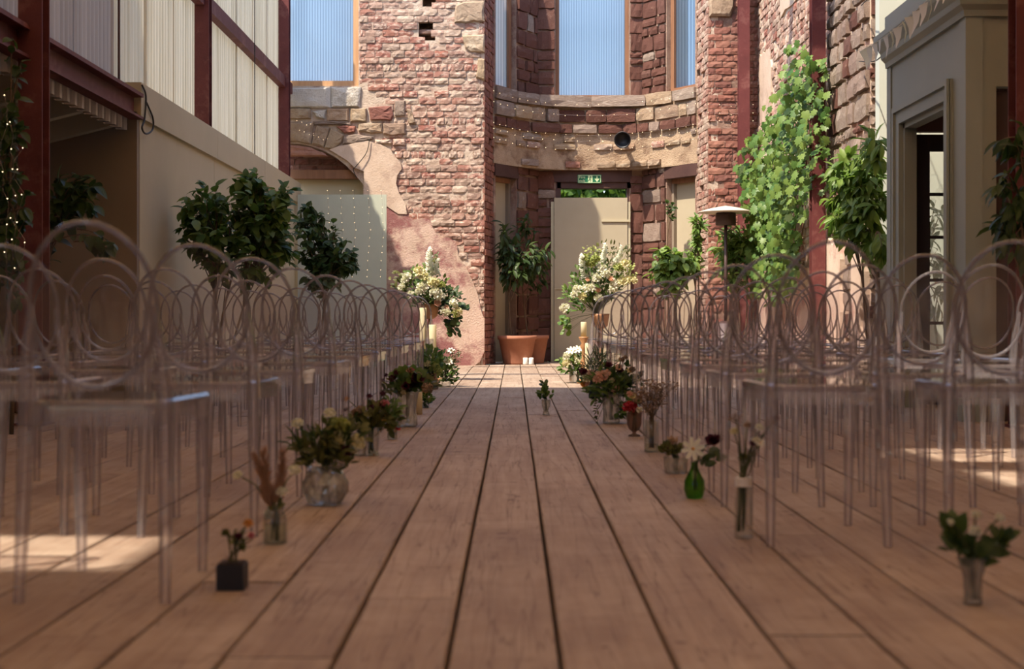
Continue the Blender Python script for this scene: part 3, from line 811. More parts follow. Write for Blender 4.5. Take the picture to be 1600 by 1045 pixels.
# ---- sage porch at the right
XP, YP0, YP1 = 2.93, 9.2, 11.12
pc = empty('wall_porch'); tag(pc, 'sage green timber porch with moulded cornice and open doorway', 'porch', kind='structure')
dy0, dy1, dz = 9.62, 10.74, 2.14
bm = poly_mesh([(YP0,0),(dy0,0),(dy0,dz),(dy1,dz),(dy1,0),(YP1,0),(YP1,2.98),(YP0,2.98)], [], lambda p: Vector((XP, p[0], p[1])), Vector((.09, 0, 0)))
bm_obj('side_panel', bm, M['sage'], pc)
bm = poly_mesh([(XP+.09,0),(3.12,0),(3.12,2.17),(4.1,2.17),(4.1,0),(6.5,0),(6.5,2.98),(XP+.09,2.98)], [], lambda p: Vector((p[0], YP0, p[1])), Vector((0, .09, 0)))
bm_obj('front_panel', bm, M['sage'], pc)
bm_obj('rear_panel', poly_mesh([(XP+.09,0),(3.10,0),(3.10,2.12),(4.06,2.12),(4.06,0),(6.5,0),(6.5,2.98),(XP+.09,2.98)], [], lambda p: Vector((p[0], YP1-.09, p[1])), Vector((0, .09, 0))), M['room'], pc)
MB().box(XP-.012, XP+.10, YP0-.012, YP0+.12, 0, 2.62).build('corner_post', M['sage'], pc)
MB().box(XP-.012, XP+.10, YP1-.10, YP1+.012, 0, 2.62).build('corner_post', M['sage'], pc)
# cornice: stepped profile swept round the corner
prof = [(0, 2.62), (.025, 2.62), (.03, 2.66), (.06, 2.69), (.065, 2.73), (.11, 2.79), (.12, 2.82), (.12, 2.86), (0, 2.88)]
path = [(XP, YP1, -1, 0), (XP, YP0, -1, -1), (6.5, YP0, 0, -1)]
vs = []; fs = []; m = len(prof)
for x, yv, ox, oy in path:
    for d, z in prof: vs.append((x+ox*d, yv+oy*d, z))
for i in range(2):
    for k in range(m-1): fs.append((i*m+k, i*m+k+1, (i+1)*m+k+1, (i+1)*m+k))
MB().add(vs, fs).build('cornice', M['sage'], pc)
MB().box(XP-.03, XP+.1, YP0-.03, YP1, 2.92, 3.02).box(XP-.03, 6.5, YP0-.03, YP0+.1, 2.92, 3.02).build('parapet_cap', M['sage'], pc)
# moulded door surround on the side
for y0, y1, z0, z1 in ((dy0-.13, dy0, 0, dz+.13), (dy1, dy1+.13, 0, dz+.13), (dy0, dy1, dz, dz+.13)):
    MB().box(XP-.025, XP, y0, y1, z0, z1).build('architrave', M['sage'], pc)
for y0, y1, z0, z1 in ((dy0-.13, dy0-.09, 0, dz+.13), (dy1+.09, dy1+.13, 0, dz+.13), (dy0-.09, dy1+.09, dz+.09, dz+.13)):
    MB().box(XP-.045, XP-.02, y0, y1, z0, z1).build('architrave_bead', M['sage'], pc)
for y0, y1, z0, z1 in ((dy0, dy0+.04, 0, dz), (dy1-.04, dy1, 0, dz), (dy0, dy1, dz-.04, dz)):
    MB().box(XP+.01, XP+.10, y0, y1, z0, z1).build('door_lining', M['sage'], pc)
MB().box(XP-.03, XP, YP0, dy0-.13, 0, .15).box(XP-.03, XP, dy1+.13, YP1, 0, .15).build('plinth', M['sage'], pc)
# glazed inner door seen through the doorway
def glazed_door(n, label, Mx, w, h, cols, rows, mat):
    d = empty('door_%d' % n); tag(d, label, 'door', kind='structure')
    s = .13
    for x0, x1, z0, z1, nm in ((0, s, 0, h, 'stile'), (w-s, w, 0, h, 'stile'), (s, w-s, 0, .3, 'rail'), (s, w-s, h-s, h, 'rail')):
        MB().box(x0, x1, 0, .045, z0, z1, Mx).build(nm, M[mat], d)
    iw = w-2*s; ih = h-s-.3
    for i in range(1, cols): MB().box(s+iw*i/cols-.012, s+iw*i/cols+.012, .005, .04, .3, h-s, Mx).build('glazing_bar', M[mat], d)
    for j in range(1, rows): MB().box(s, w-s, .005, .04, .3+ih*j/rows-.012, .3+ih*j/rows+.012, Mx).build('glazing_bar', M[mat], d)
    for i in range(cols):
        for j in range(rows):
            MB().box(s+iw*i/cols+.012, s+iw*(i+1)/cols-.012, .02, .025, .3+ih*j/rows+.012, .3+ih*(j+1)/rows-.012, Mx).build('pane', M['glass'], d)
    return d
glazed_door(5, 'dark wooden glazed door with small panes inside the porch', Matrix.Translation((3.105, YP1-.06, 0)), .95, 2.10, 3, 5, 'dark')
glazed_door(6, 'dark glazed door in the shaded front of the porch', Matrix.Translation((3.12, YP0+.05, 0)), .98, 2.15, 2, 5, 'dark')
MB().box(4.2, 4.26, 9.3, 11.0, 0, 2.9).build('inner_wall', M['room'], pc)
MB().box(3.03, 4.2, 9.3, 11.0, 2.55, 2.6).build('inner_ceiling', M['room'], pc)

# ================================================================= CHAIRS
def make_chair_meshes():
    ms = {}
    # seat: rounded trapezoid slab
    def outline(inset=0.0, n=5):
        pts = []; wb_, wf, yb, yf, rc = .165-inset, .188-inset, -.205+inset, .215-inset, .05
        for cx, cy, a0 in ((wf-rc, yf-rc, 0), (-(wf-rc), yf-rc, PI/2), (-(wb_-rc), yb+rc, PI), (wb_-rc, yb+rc, 1.5*PI)):
            for i in range(n+1):
                a = a0+PI/2*i/n; pts.append((cx+rc*math.cos(a), cy+rc*math.sin(a)))
        return pts
    o = outline(); o2 = outline(.008); n = len(o)
    vs = [(x, y, .452) for x, y in o]+[(x, y, .468) for x, y in o]+[(x, y, .475) for x, y in o2]
    fs = [tuple(range(n-1, -1, -1)), tuple(range(2*n, 3*n))]
    for k in range(2):
        for i in range(n): j = (i+1) % n; fs.append((k*n+i, k*n+j, (k+1)*n+j, (k+1)*n+i))
    ms['seat'] = MB().add(vs, fs).mesh('seat', M['acryl_seat'])
    oa = outline(.006); ob = outline(.020); vs = []; fs = []
    for x, y in oa: vs += [(x, y, .412), (x, y, .4515)]
    for x, y in ob: vs += [(x, y, .412), (x, y, .4515)]
    for i in range(n):
        j = (i+1) % n
        fs += [(2*i, 2*j, 2*j+1, 2*i+1), (2*n+2*j, 2*n+2*i, 2*n+2*i+1, 2*n+2*j+1), (2*i, 2*n+2*i, 2*n+2*j, 2*j)]
    ms['apron'] = MB().add(vs, fs).mesh('apron', M['acryl_leg'])
    A, B, ZC = .150, .192, .698
    def oval(s, a):
        x = A*s*math.cos(a); z = ZC+B*s*math.sin(a)
        return x, z
    def yy(x, z): return -.205-(z-.5)*.22+.03*(x/A)**2
    na, nr = 40, 5; vs = []; fs = []
    for side in (0, 1):
        base = len(vs); vs.append((0, yy(0, ZC)-side*.006, ZC))
        for k in range(1, nr+1):
            for i in range(na):
                x, z = oval(k/nr, 2*PI*i/na); vs.append((x, yy(x, z)-side*.006, z))
        for i in range(na):
            j = (i+1) % na
            f = (base, base+1+i, base+1+j); fs.append(f if side else f[::-1])
            for k in range(nr-1):
                q = (base+1+k*na+i, base+1+(k+1)*na+i, base+1+(k+1)*na+j, base+1+k*na+j); fs.append(q if side else q[::-1])
    ms['backrest'] = MB().add(vs, fs).mesh('backrest', M['acryl'], True)
    pts = []
    for i in range(na):
        x, z = oval(1.0, 2*PI*i/na); pts.append((x, yy(x, z)-.003, z))
    ms['rim'] = MB().tube(pts, .0070, 8, closed=True).mesh('rim', M['acryl_edge'], True)
    for s, nm in ((-1, 'bl'), (1, 'br')):
        ms[nm] = MB().tube([(s*.172, -.235, 0), (s*.169, -.218, .2), (s*.165, -.203, .42), (s*.163, -.205, .5), (s*.160, -.216, .58), (s*.150, -.228, .65), (s*.146, -.236, .70)],
                           [.0115, .0150, .0185, .0175, .0140, .0100, .006], 8, sq=True).mesh('leg', M['acryl_leg'])
    for s, nm in ((-1, 'fl'), (1, 'fr')):
        ms[nm] = MB().tube([(s*.160, .195, 0), (s*.162, .192, .2), (s*.164, .185, .4515)], [.0115, .0150, .0190], 8, sq=True).mesh('leg', M['acryl_leg'])
    me = ms['seat']; me.materials.append(M['acryl_edge']); idx = [0]*len(me.polygons)
    for i_ in range(2, 2+n): idx[i_] = 1
    me.polygons.foreach_set('material_index', idx)
    for nm in ('bl', 'br', 'fl', 'fr'):
        me = ms[nm]; me.materials.append(M['acryl_edge']); idx = [0]*len(me.polygons)
        for i_ in range(len(idx)-2): idx[i_] = 1 if (i_ % 8) % 2 == 0 else 0
        me.polygons.foreach_set('material_index', idx)
    return ms
M['acryl_seat'] = mat_clear('acrylic_seat', (.955,.945,.955), .05, (.80,.77,.80), 1.5, 0, .05)
CM = make_chair_meshes()
ORD = ['first', 'second', 'third', 'fourth', 'fifth', 'sixth', 'seventh', 'eighth', 'ninth', 'tenth', 'eleventh', 'twelfth']
SEATS = ['aisle seat', 'second from aisle', 'third from aisle', 'fourth from aisle']
rc = random.Random(3)
def chair(x, y, rz, label, group):
    c = empty('transparent_chair', (x, y, 0), rz); tag(c, label, 'chair', group)
    for part, nm in (('seat', 'seat'), ('apron', 'apron'), ('backrest', 'backrest'), ('rim', 'rim'), ('bl', 'leg'), ('br', 'leg'), ('fl', 'leg'), ('fr', 'leg')):
        link(nm, CM[part], c)
    return c
for k in range(12):
    for c in range(4):
        if k >= 9 and c == 3: continue
        x = -.978-.575*c+rc.uniform(-.015, .015); y = 3.33+.235+1.01*k+rc.uniform(-.03, .03)+.02*c
        chair(x, y, rc.uniform(-.05, .05), 'clear oval-backed chair left of aisle, %s row from camera, %s' % (ORD[k], SEATS[c]), 'transparent chairs left of the aisle')
for k in range(12):
    for c in range(4):
        x = .925+.545*c+rc.uniform(-.012, .012); y = 4.17+.235+.885*k+rc.uniform(-.03, .03)
        rz = rc.uniform(-.05, .05)
        if c >= 1 and k < 3: rz -= .10
        chair(x, y, rz, 'clear oval-backed chair right of aisle, %s row from camera, %s' % (ORD[k], SEATS[c]), 'transparent chairs right of the aisle')

# ================================================================= PLANTS
def leaf_tmpl(kind):
    b = MB()
    if kind == 'lance':        # long peach-like leaf
        w = [.0, .13, .17, .13, .0]; L = [0, .25, .5, .75, 1.0]; dz = [0, .03, .02, -.04, -.16]
    elif kind == 'ovate':
        w = [.0, .24, .30, .20, .0]; L = [0, .22, .48, .76, 1.0]; dz = [0, .04, .03, -.03, -.12]
    elif kind == 'round':
        w = [.0, .36, .44, .32, .0]; L = [0, .2, .5, .8, 1.0]; dz = [0, .03, .04, .0, -.06]
    elif kind == 'blade':
        w = [.0, .035, .045, .03, .0]; L = [0, .25, .5, .75, 1.0]; dz = [0, .05, .06, .02, -.08]
    if kind == 'grape':
        pts = [(0,0),(.16,-.10),(.42,.02),(.34,.22),(.56,.42),(.32,.52),(.34,.78),(.14,.72),(0,1.02)]
        ring = pts+[(-x, y) for x, y in pts[-2:0:-1]]
        vs = [(0, .38, .03)]+[(x, y, -.10*abs(x)-.06*y*y) for x, y in ring]; n = len(ring)
        return b.add(vs, [(0, 1+i, 1+(i+1) % n) for i in range(n)])
    vs = []; fs = []
    for i in range(5):
        if i in (0, 4): vs.append((0, L[i], dz[i]))
        else: vs += [(-w[i], L[i], dz[i]+.05), (0, L[i], dz[i]-.01), (w[i], L[i], dz[i]+.05)]
    fs = [(0, 2, 1), (0, 3, 2), (1, 2, 5, 4), (2, 3, 6, 5), (4, 5, 8, 7), (5, 6, 9, 8), (7, 8, 10), (8, 9, 10)]
    return b.add(vs, fs)
LT = {k: leaf_tmpl(k) for k in ('lance', 'ovate', 'round', 'blade', 'grape')}
leaf_cache = {}
def leaf_mesh(kind, mat):
    k = (kind, mat)
    if k not in leaf_cache: leaf_cache[k] = LT[kind].mesh('leaf', M[mat], True)
    return leaf_cache[k]
def orient(d, up):
    y = d.normalized(); z = up-y*up.dot(y)
    if z.length < 1e-4: z = y.orthogonal()
    z.normalize(); x = y.cross(z)
    m = Matrix.Identity(4); m.col[0][:3] = x; m.col[1][:3] = y; m.col[2][:3] = z
    return m
def rvec(r): 
    while True:
        v = Vector((r.uniform(-1,1), r.uniform(-1,1), r.uniform(-1,1)))
        if 0.05 < v.length < 1: return v
def place_leaves(root, leaves, kind, mat, nmax):
    """leaves: list of (pos, dir, up, size) in root space; the nmax biggest become leaf parts"""
    leaves.sort(key=lambda l: -l[3])
    rest = MB()
    for i, (p, d, u, s) in enumerate(leaves):
        m = Matrix.Translation(p) @ orient(d, u) @ Matrix.Scale(s, 4)
        if i < nmax:
            o = link('leaf', leaf_mesh(kind, mat), root); o.matrix_local = m
        else: rest.inst(LT[kind], m)
    if rest.v: tag(rest.build('foliage', M[mat], root, True), kind='stuff')
def curve_pts(a, b, bend, n=6):
    return [a.lerp(b, i/n)+bend*math.sin(PI*i/n) for i in range(n+1)]
def shrub(name, label, cat, base, trunks, blobs, kind, mat, size, per_branch, seed, nmax=140, droop=.6, group=None, trunk_r=.014, pot=None):
    """base world; trunks: list of tops (world); blobs: (centre world, rx, ry, rz, branches)"""
    r = random.Random(seed); base = Vector(base); root = empty(name, base); tag(root, label, cat, group)
    stem = MB(); leaves = []
    tops = []
    for t in trunks:
        t = Vector(t)-base; pts = curve_pts(Vector((r.uniform(-.04,.04), r.uniform(-.04,.04), .0)), t, Vector((r.uniform(-.06,.06), r.uniform(-.06,.06), 0)), 7)
        stem.tube(pts, [trunk_r*(1-.5*i/7) for i in range(8)], 6); tops.append(pts)
    for c, rx, ry, rz, nb in blobs:
        c = Vector(c)-base
        for _ in range(nb):
            v = rvec(r); tip = c+Vector((v.x*rx, v.y*ry, v.z*rz))
            tip.x = max(tip.x+base.x, XL+.14)-base.x
            pts_t = min(tops, key=lambda q: (q[-1]-tip).length); st = pts_t[r.randint(len(pts_t)//2, len(pts_t)-1)]
            st = st if (st-tip).length < 1.2*max(rx, rz)+.35 else c.lerp(pts_t[-1], .5)
            pts = curve_pts(st, tip, Vector((0, 0, .10*(tip-st).length)), 6)
            stem.tube(pts, [trunk_r*.45*(1-.75*i/6) for i in range(7)], 4, cap=False)
            for q in range(per_branch):
                f = r.uniform(.45, 1.0); i = min(int(f*6), 5); p = pts[i].lerp(pts[i+1], f*6-i)
                dirv = (pts[i+1]-pts[i]).normalized()*.5+rvec(r)*.8+Vector((0, 0, -droop*r.uniform(.4, 1.3)))
                leaves.append((p, dirv, Vector((r.uniform(-.5,.5), r.uniform(-.9,.1), 1)), size*r.uniform(.6, 1.2)))
    stem.build('branches', M['stem'], root, True)
    place_leaves(root, leaves, kind, mat, nmax)
    return root
def pot_mesh(root, r0, r1, h, mat='terracotta', name='pot', loc=(0,0,0)):
    o = MB().lathe([(r0, 0), (r0*1.01, .02), (r1*.93, h*.86), (r1*.98, h*.87), (r1, h*.9), (r1, h), (r1*.9, h), (r1*.88, h*.9)], 28, loc).build(name, M[mat], root, True)
    MB().lathe([(r1*.88, h*.88), (r1*.86, h*.9)], 24, loc).build('soil', M['soil'], o)
    return o

# potted trees by the bay
XLs = XL; XL = -.46
pb = P(808, 566, 20.95); pb.z = 0
t1 = shrub('potted_tree', 'leafy peach tree in a large terracotta pot by the bay', 'potted tree', pb, [P(795, 440, 20.95)], [(P(812,400,20.95), .30, .25, .42, 34), (P(790,372,20.95), .16, .2, .36, 12), (P(845,400,20.9), .2, .2, .3, 16)], 'lance', 'leaf_dark', .16, 8, 41, 130, .9)
for ch in t1.children: pass
pot_mesh(t1, .20, .29, .42)
pb2 = P(832, 563, 21.45); pb2.z = 0
t2 = shrub('potted_tree', 'second potted tree in the smaller terracotta pot behind', 'potted tree', pb2, [P(816, 440, 21.4)], [(P(835,420,21.3), .24, .2, .38, 18), (P(826,350,21.4), .2, .2, .3, 8)], 'lance', 'leaf_dark', .15, 7, 42, 80, .9)
pot_mesh(t2, .17, .25, .42)
XL = XLs
# left trees
b_ = Vector((-2.66, 12.75, 0))
t3 = shrub('leafy_tree', 'broad leafy tree in front of the olive panels on the left', 'tree', b_, [P(372,400,12.7), P(410,380,12.7), P(340,400,12.65)],
      [(P(345,345,12.65), .42, .4, .36, 40), (P(400,325,12.7), .35, .35, .30, 34), (P(440,350,12.8), .25, .3, .35, 22), (P(380,390,12.7), .5, .4, .25, 30), (P(393,290,12.7), .14, .2, .20, 10), (P(425,305,12.7), .2, .2, .2, 12), (P(300,350,12.7), .18, .2, .25, 12), (P(308,315,12.65), .15, .2, .2, 8)], 'ovate', 'leaf', .118, 10, 43, 280, .65)
pot_mesh(t3, .2, .27, .4)
b_ = P(505, 560, 17.4); b_.z = 0
t4 = shrub('leafy_tree', 'dense dark leafy tree before the pale green board', 'tree', b_, [P(500,420,17.4), P(520,410,17.4)],
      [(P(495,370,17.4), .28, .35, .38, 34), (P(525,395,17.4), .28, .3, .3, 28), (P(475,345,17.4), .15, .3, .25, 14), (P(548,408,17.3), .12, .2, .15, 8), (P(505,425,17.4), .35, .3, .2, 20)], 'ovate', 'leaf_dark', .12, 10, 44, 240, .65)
pot_mesh(t4, .2, .27, .4)
XLs = XL; XL = -9
b_ = P(85, 600, 10.2); b_.z = 0; b_.x = -3.38
t5 = shrub('leafy_shrub', 'shadowed leafy shrub in the lean-to behind the far left post', 'shrub', b_, [P(80,340,10.2), P(70,380,10.2)],
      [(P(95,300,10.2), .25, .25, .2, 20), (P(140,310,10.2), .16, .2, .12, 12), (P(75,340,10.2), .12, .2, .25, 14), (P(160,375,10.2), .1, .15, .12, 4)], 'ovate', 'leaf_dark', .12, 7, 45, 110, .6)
pot_mesh(t5, .2, .26, .36)
b_ = P(10, 600, 8.2); b_.z = 0
t6 = shrub('climbing_plant', 'dark climbing plant threaded with fairy lights at the far left', 'climber', b_, [P(12,240,8.2), P(22,330,8.2)],
      [(P(12,230,8.2), .09, .1, .32, 16), (P(18,340,8.2), .12, .1, .3, 20), (P(5,430,8.2), .14, .1, .2, 12), (P(20,120,8.2), .06, .08, .3, 6)], 'ovate', 'leaf_dark', .08, 7, 46, 100, .7)
XL = XLs
# right: climbing vine on the sunlit wall
def vine():
    r = random.Random(50); base = Vector((3.36, 17.6, 0)); root = empty('grape_vine', base); tag(root, 'sunlit climbing vine with lobed leaves on the right wall', 'vine')
    stem = MB(); leaves = []
    paths = [[(1275,420,17),(1262,300,16.6),(1258,200,16.3),(1272,100,16.0)], [(1250,430,17.5),(1225,330,17.6),(1215,260,17.8),(1245,180,16.9)], [(1240,440,18),(1210,360,18.2),(1200,290,18.5)],
             [(1262,430,17),(1245,350,17.2),(1240,260,17.2),(1260,150,16.5)], [(1285,300,15.9),(1298,200,15.4),(1290,120,15.5)], [(1225,340,17.8),(1205,300,18.4),(1190,240,18.9)], [(1230,430,18.3),(1215,400,18.6),(1200,380,19)]]
    for pth in paths:
        pts = [Vector((min((u-CX)*D/F, XR-.10), D, EYE+(CY-v)*D/F))-base for u, v, D in pth]
        q = []
        for a, b in zip(pts[:-1], pts[1:]): q += [a.lerp(b, i/5)+rvec(r)*.03 for i in range(5)]
        q.append(pts[-1]); stem.tube(q, [.012*(1-.6*i/len(q)) for i in range(len(q))], 5)
        for p in q:
            k = r.randint(15, 24)
            for _ in range(k):
                o = Vector((r.uniform(-.34, .02), r.uniform(-.30, .30), r.uniform(-.28, .28)))
                d = Vector((r.uniform(-.5,.2), r.uniform(-.8,.6), -1.0+r.uniform(-.3,.8)))
                up = Vector((-1.0+r.uniform(-.5,.5), -.9+r.uniform(-.6,.4), .55+r.uniform(-.5,.4)))
                pp = p+o; pp.x = min(pp.x, XR-.15-base.x)
                leaves.append((pp, d, up, r.uniform(.06, .13)))
    stem.build('vine_stem', M['stem'], root, True)
    place_leaves(root, leaves, 'grape', 'leaf_vine', 300)
vine()
b_ = Vector((3.36, 13.2, 0))
shrub('leafy_shrub', 'sunlit shrub with drooping narrow leaves beside the porch', 'shrub', b_, [P(1350,300,13.2), P(1365,330,13.1), P(1325,300,13.3)],
      [(P(1340,270,13.2), .22, .3, .30, 34), (P(1355,330,13.1), .22, .3, .35, 38), (P(1320,330,13.3), .2, .3, .3, 28), (P(1368,220,12.6), .10, .2, .22, 12), (P(1310,280,13.4), .12, .2, .2, 12), (P(1375,395,12.6), .1, .2, .15, 8)], 'lance', 'leaf_peach', .16, 9, 51, 260, .8)
b_ = P(1150, 560, 18.6); b_.z = 0
shrub('leafy_shrub', 'bushy narrow-leaved shrub under the metal heater canopy', 'shrub', b_, [P(1150,420,18.6), P(1165,420,18.6)],
      [(P(1140,380,18.6), .24, .3, .24, 30), (P(1168,375,18.6), .22, .3, .24, 28), (P(1150,420,18.6), .3, .3, .2, 22)], 'lance', 'leaf_peach', .15, 9, 52, 200, .5)
b_ = P(1045, 562, 19.4); b_.z = 0
shrub('leafy_shrub', 'rounded bright green shrub before the right bay door', 'shrub', b_, [P(1045,430,19.4), P(1055,430,19.4)],
      [(P(1040,405,19.4), .22, .25, .24, 34), (P(1065,415,19.4), .2, .25, .2, 24), (P(1045,435,19.4), .28, .25, .15, 18)], 'ovate', 'leaf_peach', .14, 9, 53, 180, .8)
b_ = P(1088, 562, 19.6); b_.z = 0
shrub('leafy_shrub', 'slender upright shrub climbing the sunlit edge of the brick pier', 'shrub', b_, [P(1090,360,19.6), P(1085,400,19.6)],
      [(P(1090,360,19.6), .08, .12, .28, 18), (P(1084,400,19.6), .13, .15, .25, 22)], 'lance', 'leaf_peach', .13, 8, 54, 110, .6)
b_ = P(1046, 560, 21.3); b_.z = 0
shrub('leafy_shrub', 'sparse dark sapling in front of the right bay door', 'shrub', b_, [P(1046,330,21.3)], [(P(1047,325,21.3), .07, .1, .2, 8)], 'round', 'leaf_dark', .07, 5, 55, 40, .3)
b_ = Vector((2.95, 8.1, 0))
shrub('leafy_shrub', 'shadowed shrub at the far right beside the porch door', 'shrub', b_, [P(1592,300,8.1), P(1600,220,8.1)],
      [(P(1590,210,8.1), .13, .2, .12, 9), (P(1580,300,8.1), .13, .2, .14, 10), (P(1570,340,8.1), .10, .2, .10, 6), (P(1600,380,8.1), .15, .2, .15, 8)], 'lance', 'leaf_dark', .13, 6, 56, 80, .7)
b_ = Vector((3.75, 12.7, 0))
shrub('leafy_shrub', 'yellowish shrub glimpsed through the panes of the porch door', 'shrub', b_, [(3.72,12.7,1.5), (3.6,12.6,1.2)], [((3.75,12.7,1.5), .3, .2, .5, 16), ((3.6,12.6,.9), .3, .2, .4, 12)], 'lance', 'leaf_olive', .14, 6, 57, 60, .6)
# hedge glimpsed through the transom
hb = MB(); rh = random.Random(8)
for _ in range(7000):
    p = Vector((rh.uniform(-1.2, 4), 26+rh.uniform(-.4, .9), 3.8*math.sqrt(rh.random())-.2))
    hb.inst(LT['ovate'], Matrix.Translation(p) @ orient(rvec(rh), rvec(rh)) @ Matrix.Scale(rh.uniform(.14, .26), 4))
tag(hb.build('hedge', M['leaf_vine']), 'sunny green hedge outside seen over the fire exit door', 'hedge', kind='stuff')

# ================================================================= FLOWERS AND VASES
def fl_tmpl(kind, seed=0):
    r = random.Random(seed); b = MB()
    if kind == 'rose':
        for ring, (n, rad, tilt, s) in enumerate(((6, .42, .5, .62), (5, .26, .95, .55), (4, .12, 1.25, .48))):
            for i in range(n):
                a = 2*PI*i/n+ring*.5; m = Euler((0, 0, a)).to_matrix().to_4x4() @ Matrix.Translation((0, rad*.4, 0)) @ Euler((tilt, 0, 0)).to_matrix().to_4x4() @ Matrix.Scale(s, 4)
                b.inst(MB().add([(-.25,0,0),(.25,0,0),(-.55,.45,.10),(0,.5,-.06),(.55,.45,.10),(-.35,.9,.22),(0,1.0,.12),(.35,.9,.22)], [(0,1,4,3),(0,3,2),(2,3,6,5),(3,4,7,6)]), m)
    elif kind == 'daisy':
        for i in range(8):
            m = Euler((.12+r.uniform(-.1,.1), 0, 2*PI*i/8)).to_matrix().to_4x4()
            b.inst(MB().add([(-.07,.12,0),(.07,.12,0),(-.2,.6,.04),(0,.6,.0),(.2,.6,.04),(-.14,.95,0),(0,1,-.02),(.14,.95,0)], [(0,1,4,3),(0,3,2),(2,3,6,5),(3,4,7,6)]), m)
    elif kind == 'pom':
        for i in range(46):
            d = rvec(r).normalized(); d.z = abs(d.z)*.9-.15; m = Matrix.Translation(d*.45) @ orient(d, rvec(r)) @ Matrix.Scale(.42, 4)
            b.inst(MB().add([(-.3,0,0),(.3,0,0),(.42,.8,.1),(0,1,-.05),(-.42,.8,.1)], [(0,1,2,3,4)]), m)
        b.ball((0,0,.05), .5, nu=7, nv=4)
    elif kind == 'spike':
        for i in range(95):
            t = i/95; z = t; rad = .075*(1-t)**.6+.012
            d = Vector((math.cos(i*2.4), math.sin(i*2.4), .3)); p = Vector((d.x*rad*.5+.16*math.sin(t*2.4), d.y*rad*.5, z))
            b.inst(MB().add([(-.3,0,0),(.3,0,0),(.5,.7,.15),(0,1,0),(-.5,.7,.15)], [(0,1,2,3,4)]), Matrix.Translation(p) @ orient(d, Vector((0,0,1))) @ Matrix.Scale(.11*(1-.45*t)*r.uniform(.7, 1.3), 4))
    elif kind == 'plume':
        for i in range(200):
            t = r.random(); p = Vector((.06*math.sin(t*3), 0, t)); d = Vector((r.uniform(-1,1), r.uniform(-1,1), 1.6))
            b.inst(LT['blade'], Matrix.Translation(p) @ orient(d, rvec(r)) @ Matrix.Scale(.30*(1-.5*t), 4))
    elif kind == 'sprig':
        for i in range(22):
            d = rvec(r); d.z = abs(d.z); b.ball(d*.8, .10, nu=5, nv=3)
            b.tube([(0,0,-.4), tuple(d*.8)], .015, 3, cap=False)
    return b
FT = {k: fl_tmpl(k, i) for i, k in enumerate(('rose', 'daisy', 'pom', 'spike', 'plume', 'sprig'))}
fl_cache = {}
def flower(root, kind, mat, M4, name):
    k = (kind, mat)
    if k not in fl_cache: fl_cache[k] = FT[kind].mesh(name, M[mat], kind in ('pom', 'rose'))
    o = link(name, fl_cache[k], root); o.matrix_local = M4; return o
FN = {'rose': 'rose', 'daisy': 'daisy_bloom', 'pom': 'rounded_bloom', 'spike': 'flower_spike', 'plume': 'grass_plume', 'sprig': 'seed_sprig'}
def bouquet(name, label, neck, blooms, fol, seed, stem_to=None, stem_mat='stem_green', group='aisle flowers'):
    """neck: world point the stems leave the vase; blooms: (kind, mat, world pos, size, facing);
    fol: list of (centre world, rx, ry, rz, count, leafkind, mat, size)"""
    r = random.Random(seed); neck = Vector(neck); root = empty(name, neck); tag(root, label, 'flowers', group)
    stems = MB(); foot = Vector(stem_to)-neck if stem_to is not None else Vector((0, 0, -.06))
    def stem(tip, rad=.0022):
        f = foot+Vector((r.uniform(-.012,.012), r.uniform(-.012,.012), 0))
        stems.tube([f, Vector((r.uniform(-.012,.012), r.uniform(-.012,.012), 0)), tip.lerp(Vector((0,0,0)), .45)+Vector((0,0,.02)), tip], rad, 4, cap=False)
    for kind, mat, pos, size, face in blooms:
        p = Vector(pos)-neck; f = Vector(face) if face else (p.normalized()*.7+Vector((0,-.8,.5)))
        m = orient(Vector((0,0,1)) if kind in ('spike','plume') else f.orthogonal(), f)
        if kind in ('spike', 'plume', 'sprig'):
            d = f.normalized(); mm = Matrix.Identity(4); x = d.orthogonal().normalized(); mm.col[0][:3] = x; mm.col[1][:3] = d.cross(x); mm.col[2][:3] = d
            m = mm @ Matrix.Rotation(r.uniform(0, 6.28), 4, 'Z')
        else: m = m @ Matrix.Rotation(r.uniform(0, 6.28), 4, 'Z')
        o = flower(root, kind, mat, Matrix.Translation(p) @ m @ Matrix.Scale(size*(1.18 if kind in ('pom', 'rose') else 1), 4), FN[kind])
        if kind == 'daisy':
            MB().ball((0,0,.03), .15, .15, .09, 8, 4).build('flower_centre', M['p_orange'], o)
        stem(p)
    by = {}
    for c, rx, ry, rz, cnt, lk, mt, sz in fol:
        c = Vector(c)-neck
        for i in range(int(cnt*.62)):
            v = rvec(r); p = c+Vector((v.x*rx, v.y*ry, v.z*rz))
            d = (p-Vector((0,0,-.05))).normalized()*.7+rvec(r)*.8
            by.setdefault((lk, mt), []).append((p, d, Vector((r.uniform(-.6,.6), -.8, .8)), sz*r.uniform(.6, 1.2)))
            if i % 6 == 0: stem(p, .0016)
    stems.build('stems', M[stem_mat], root)
    for (lk, mt), ls in by.items():
        fo = MB()
        for p, d, u, s in ls: fo.inst(LT[lk], Matrix.Translation(p) @ orient(d, u) @ Matrix.Scale(s, 4))
        tag(fo.build('foliage', M[mt], root, True), kind='stuff')
    return root
def vase(name, label, base, prof, mat, n=20, facet=0.0, th=.004, group='glass vases along the aisle', water=None):
    base = Vector(base); base.z = .0; root = empty(name, base); tag(root, label, 'vase', group)
    inner = [(max(r-th, .001), z+(th if i == 0 else 0)) for i, (r, z) in enumerate(prof)]
    wob = (lambda a, i: 1+facet*math.cos(a*10+(i % 2)*PI)) if facet else None
    MB().lathe(prof+inner[::-1][:-1]+[(inner[0][0], inner[0][1])], n, wob=wob).build('glass_body', M[mat], root, facet == 0)
    if water:
        MB().lathe([(r*.93, z) for r, z in water], n).build('water', M['water'], root, True)
    return root
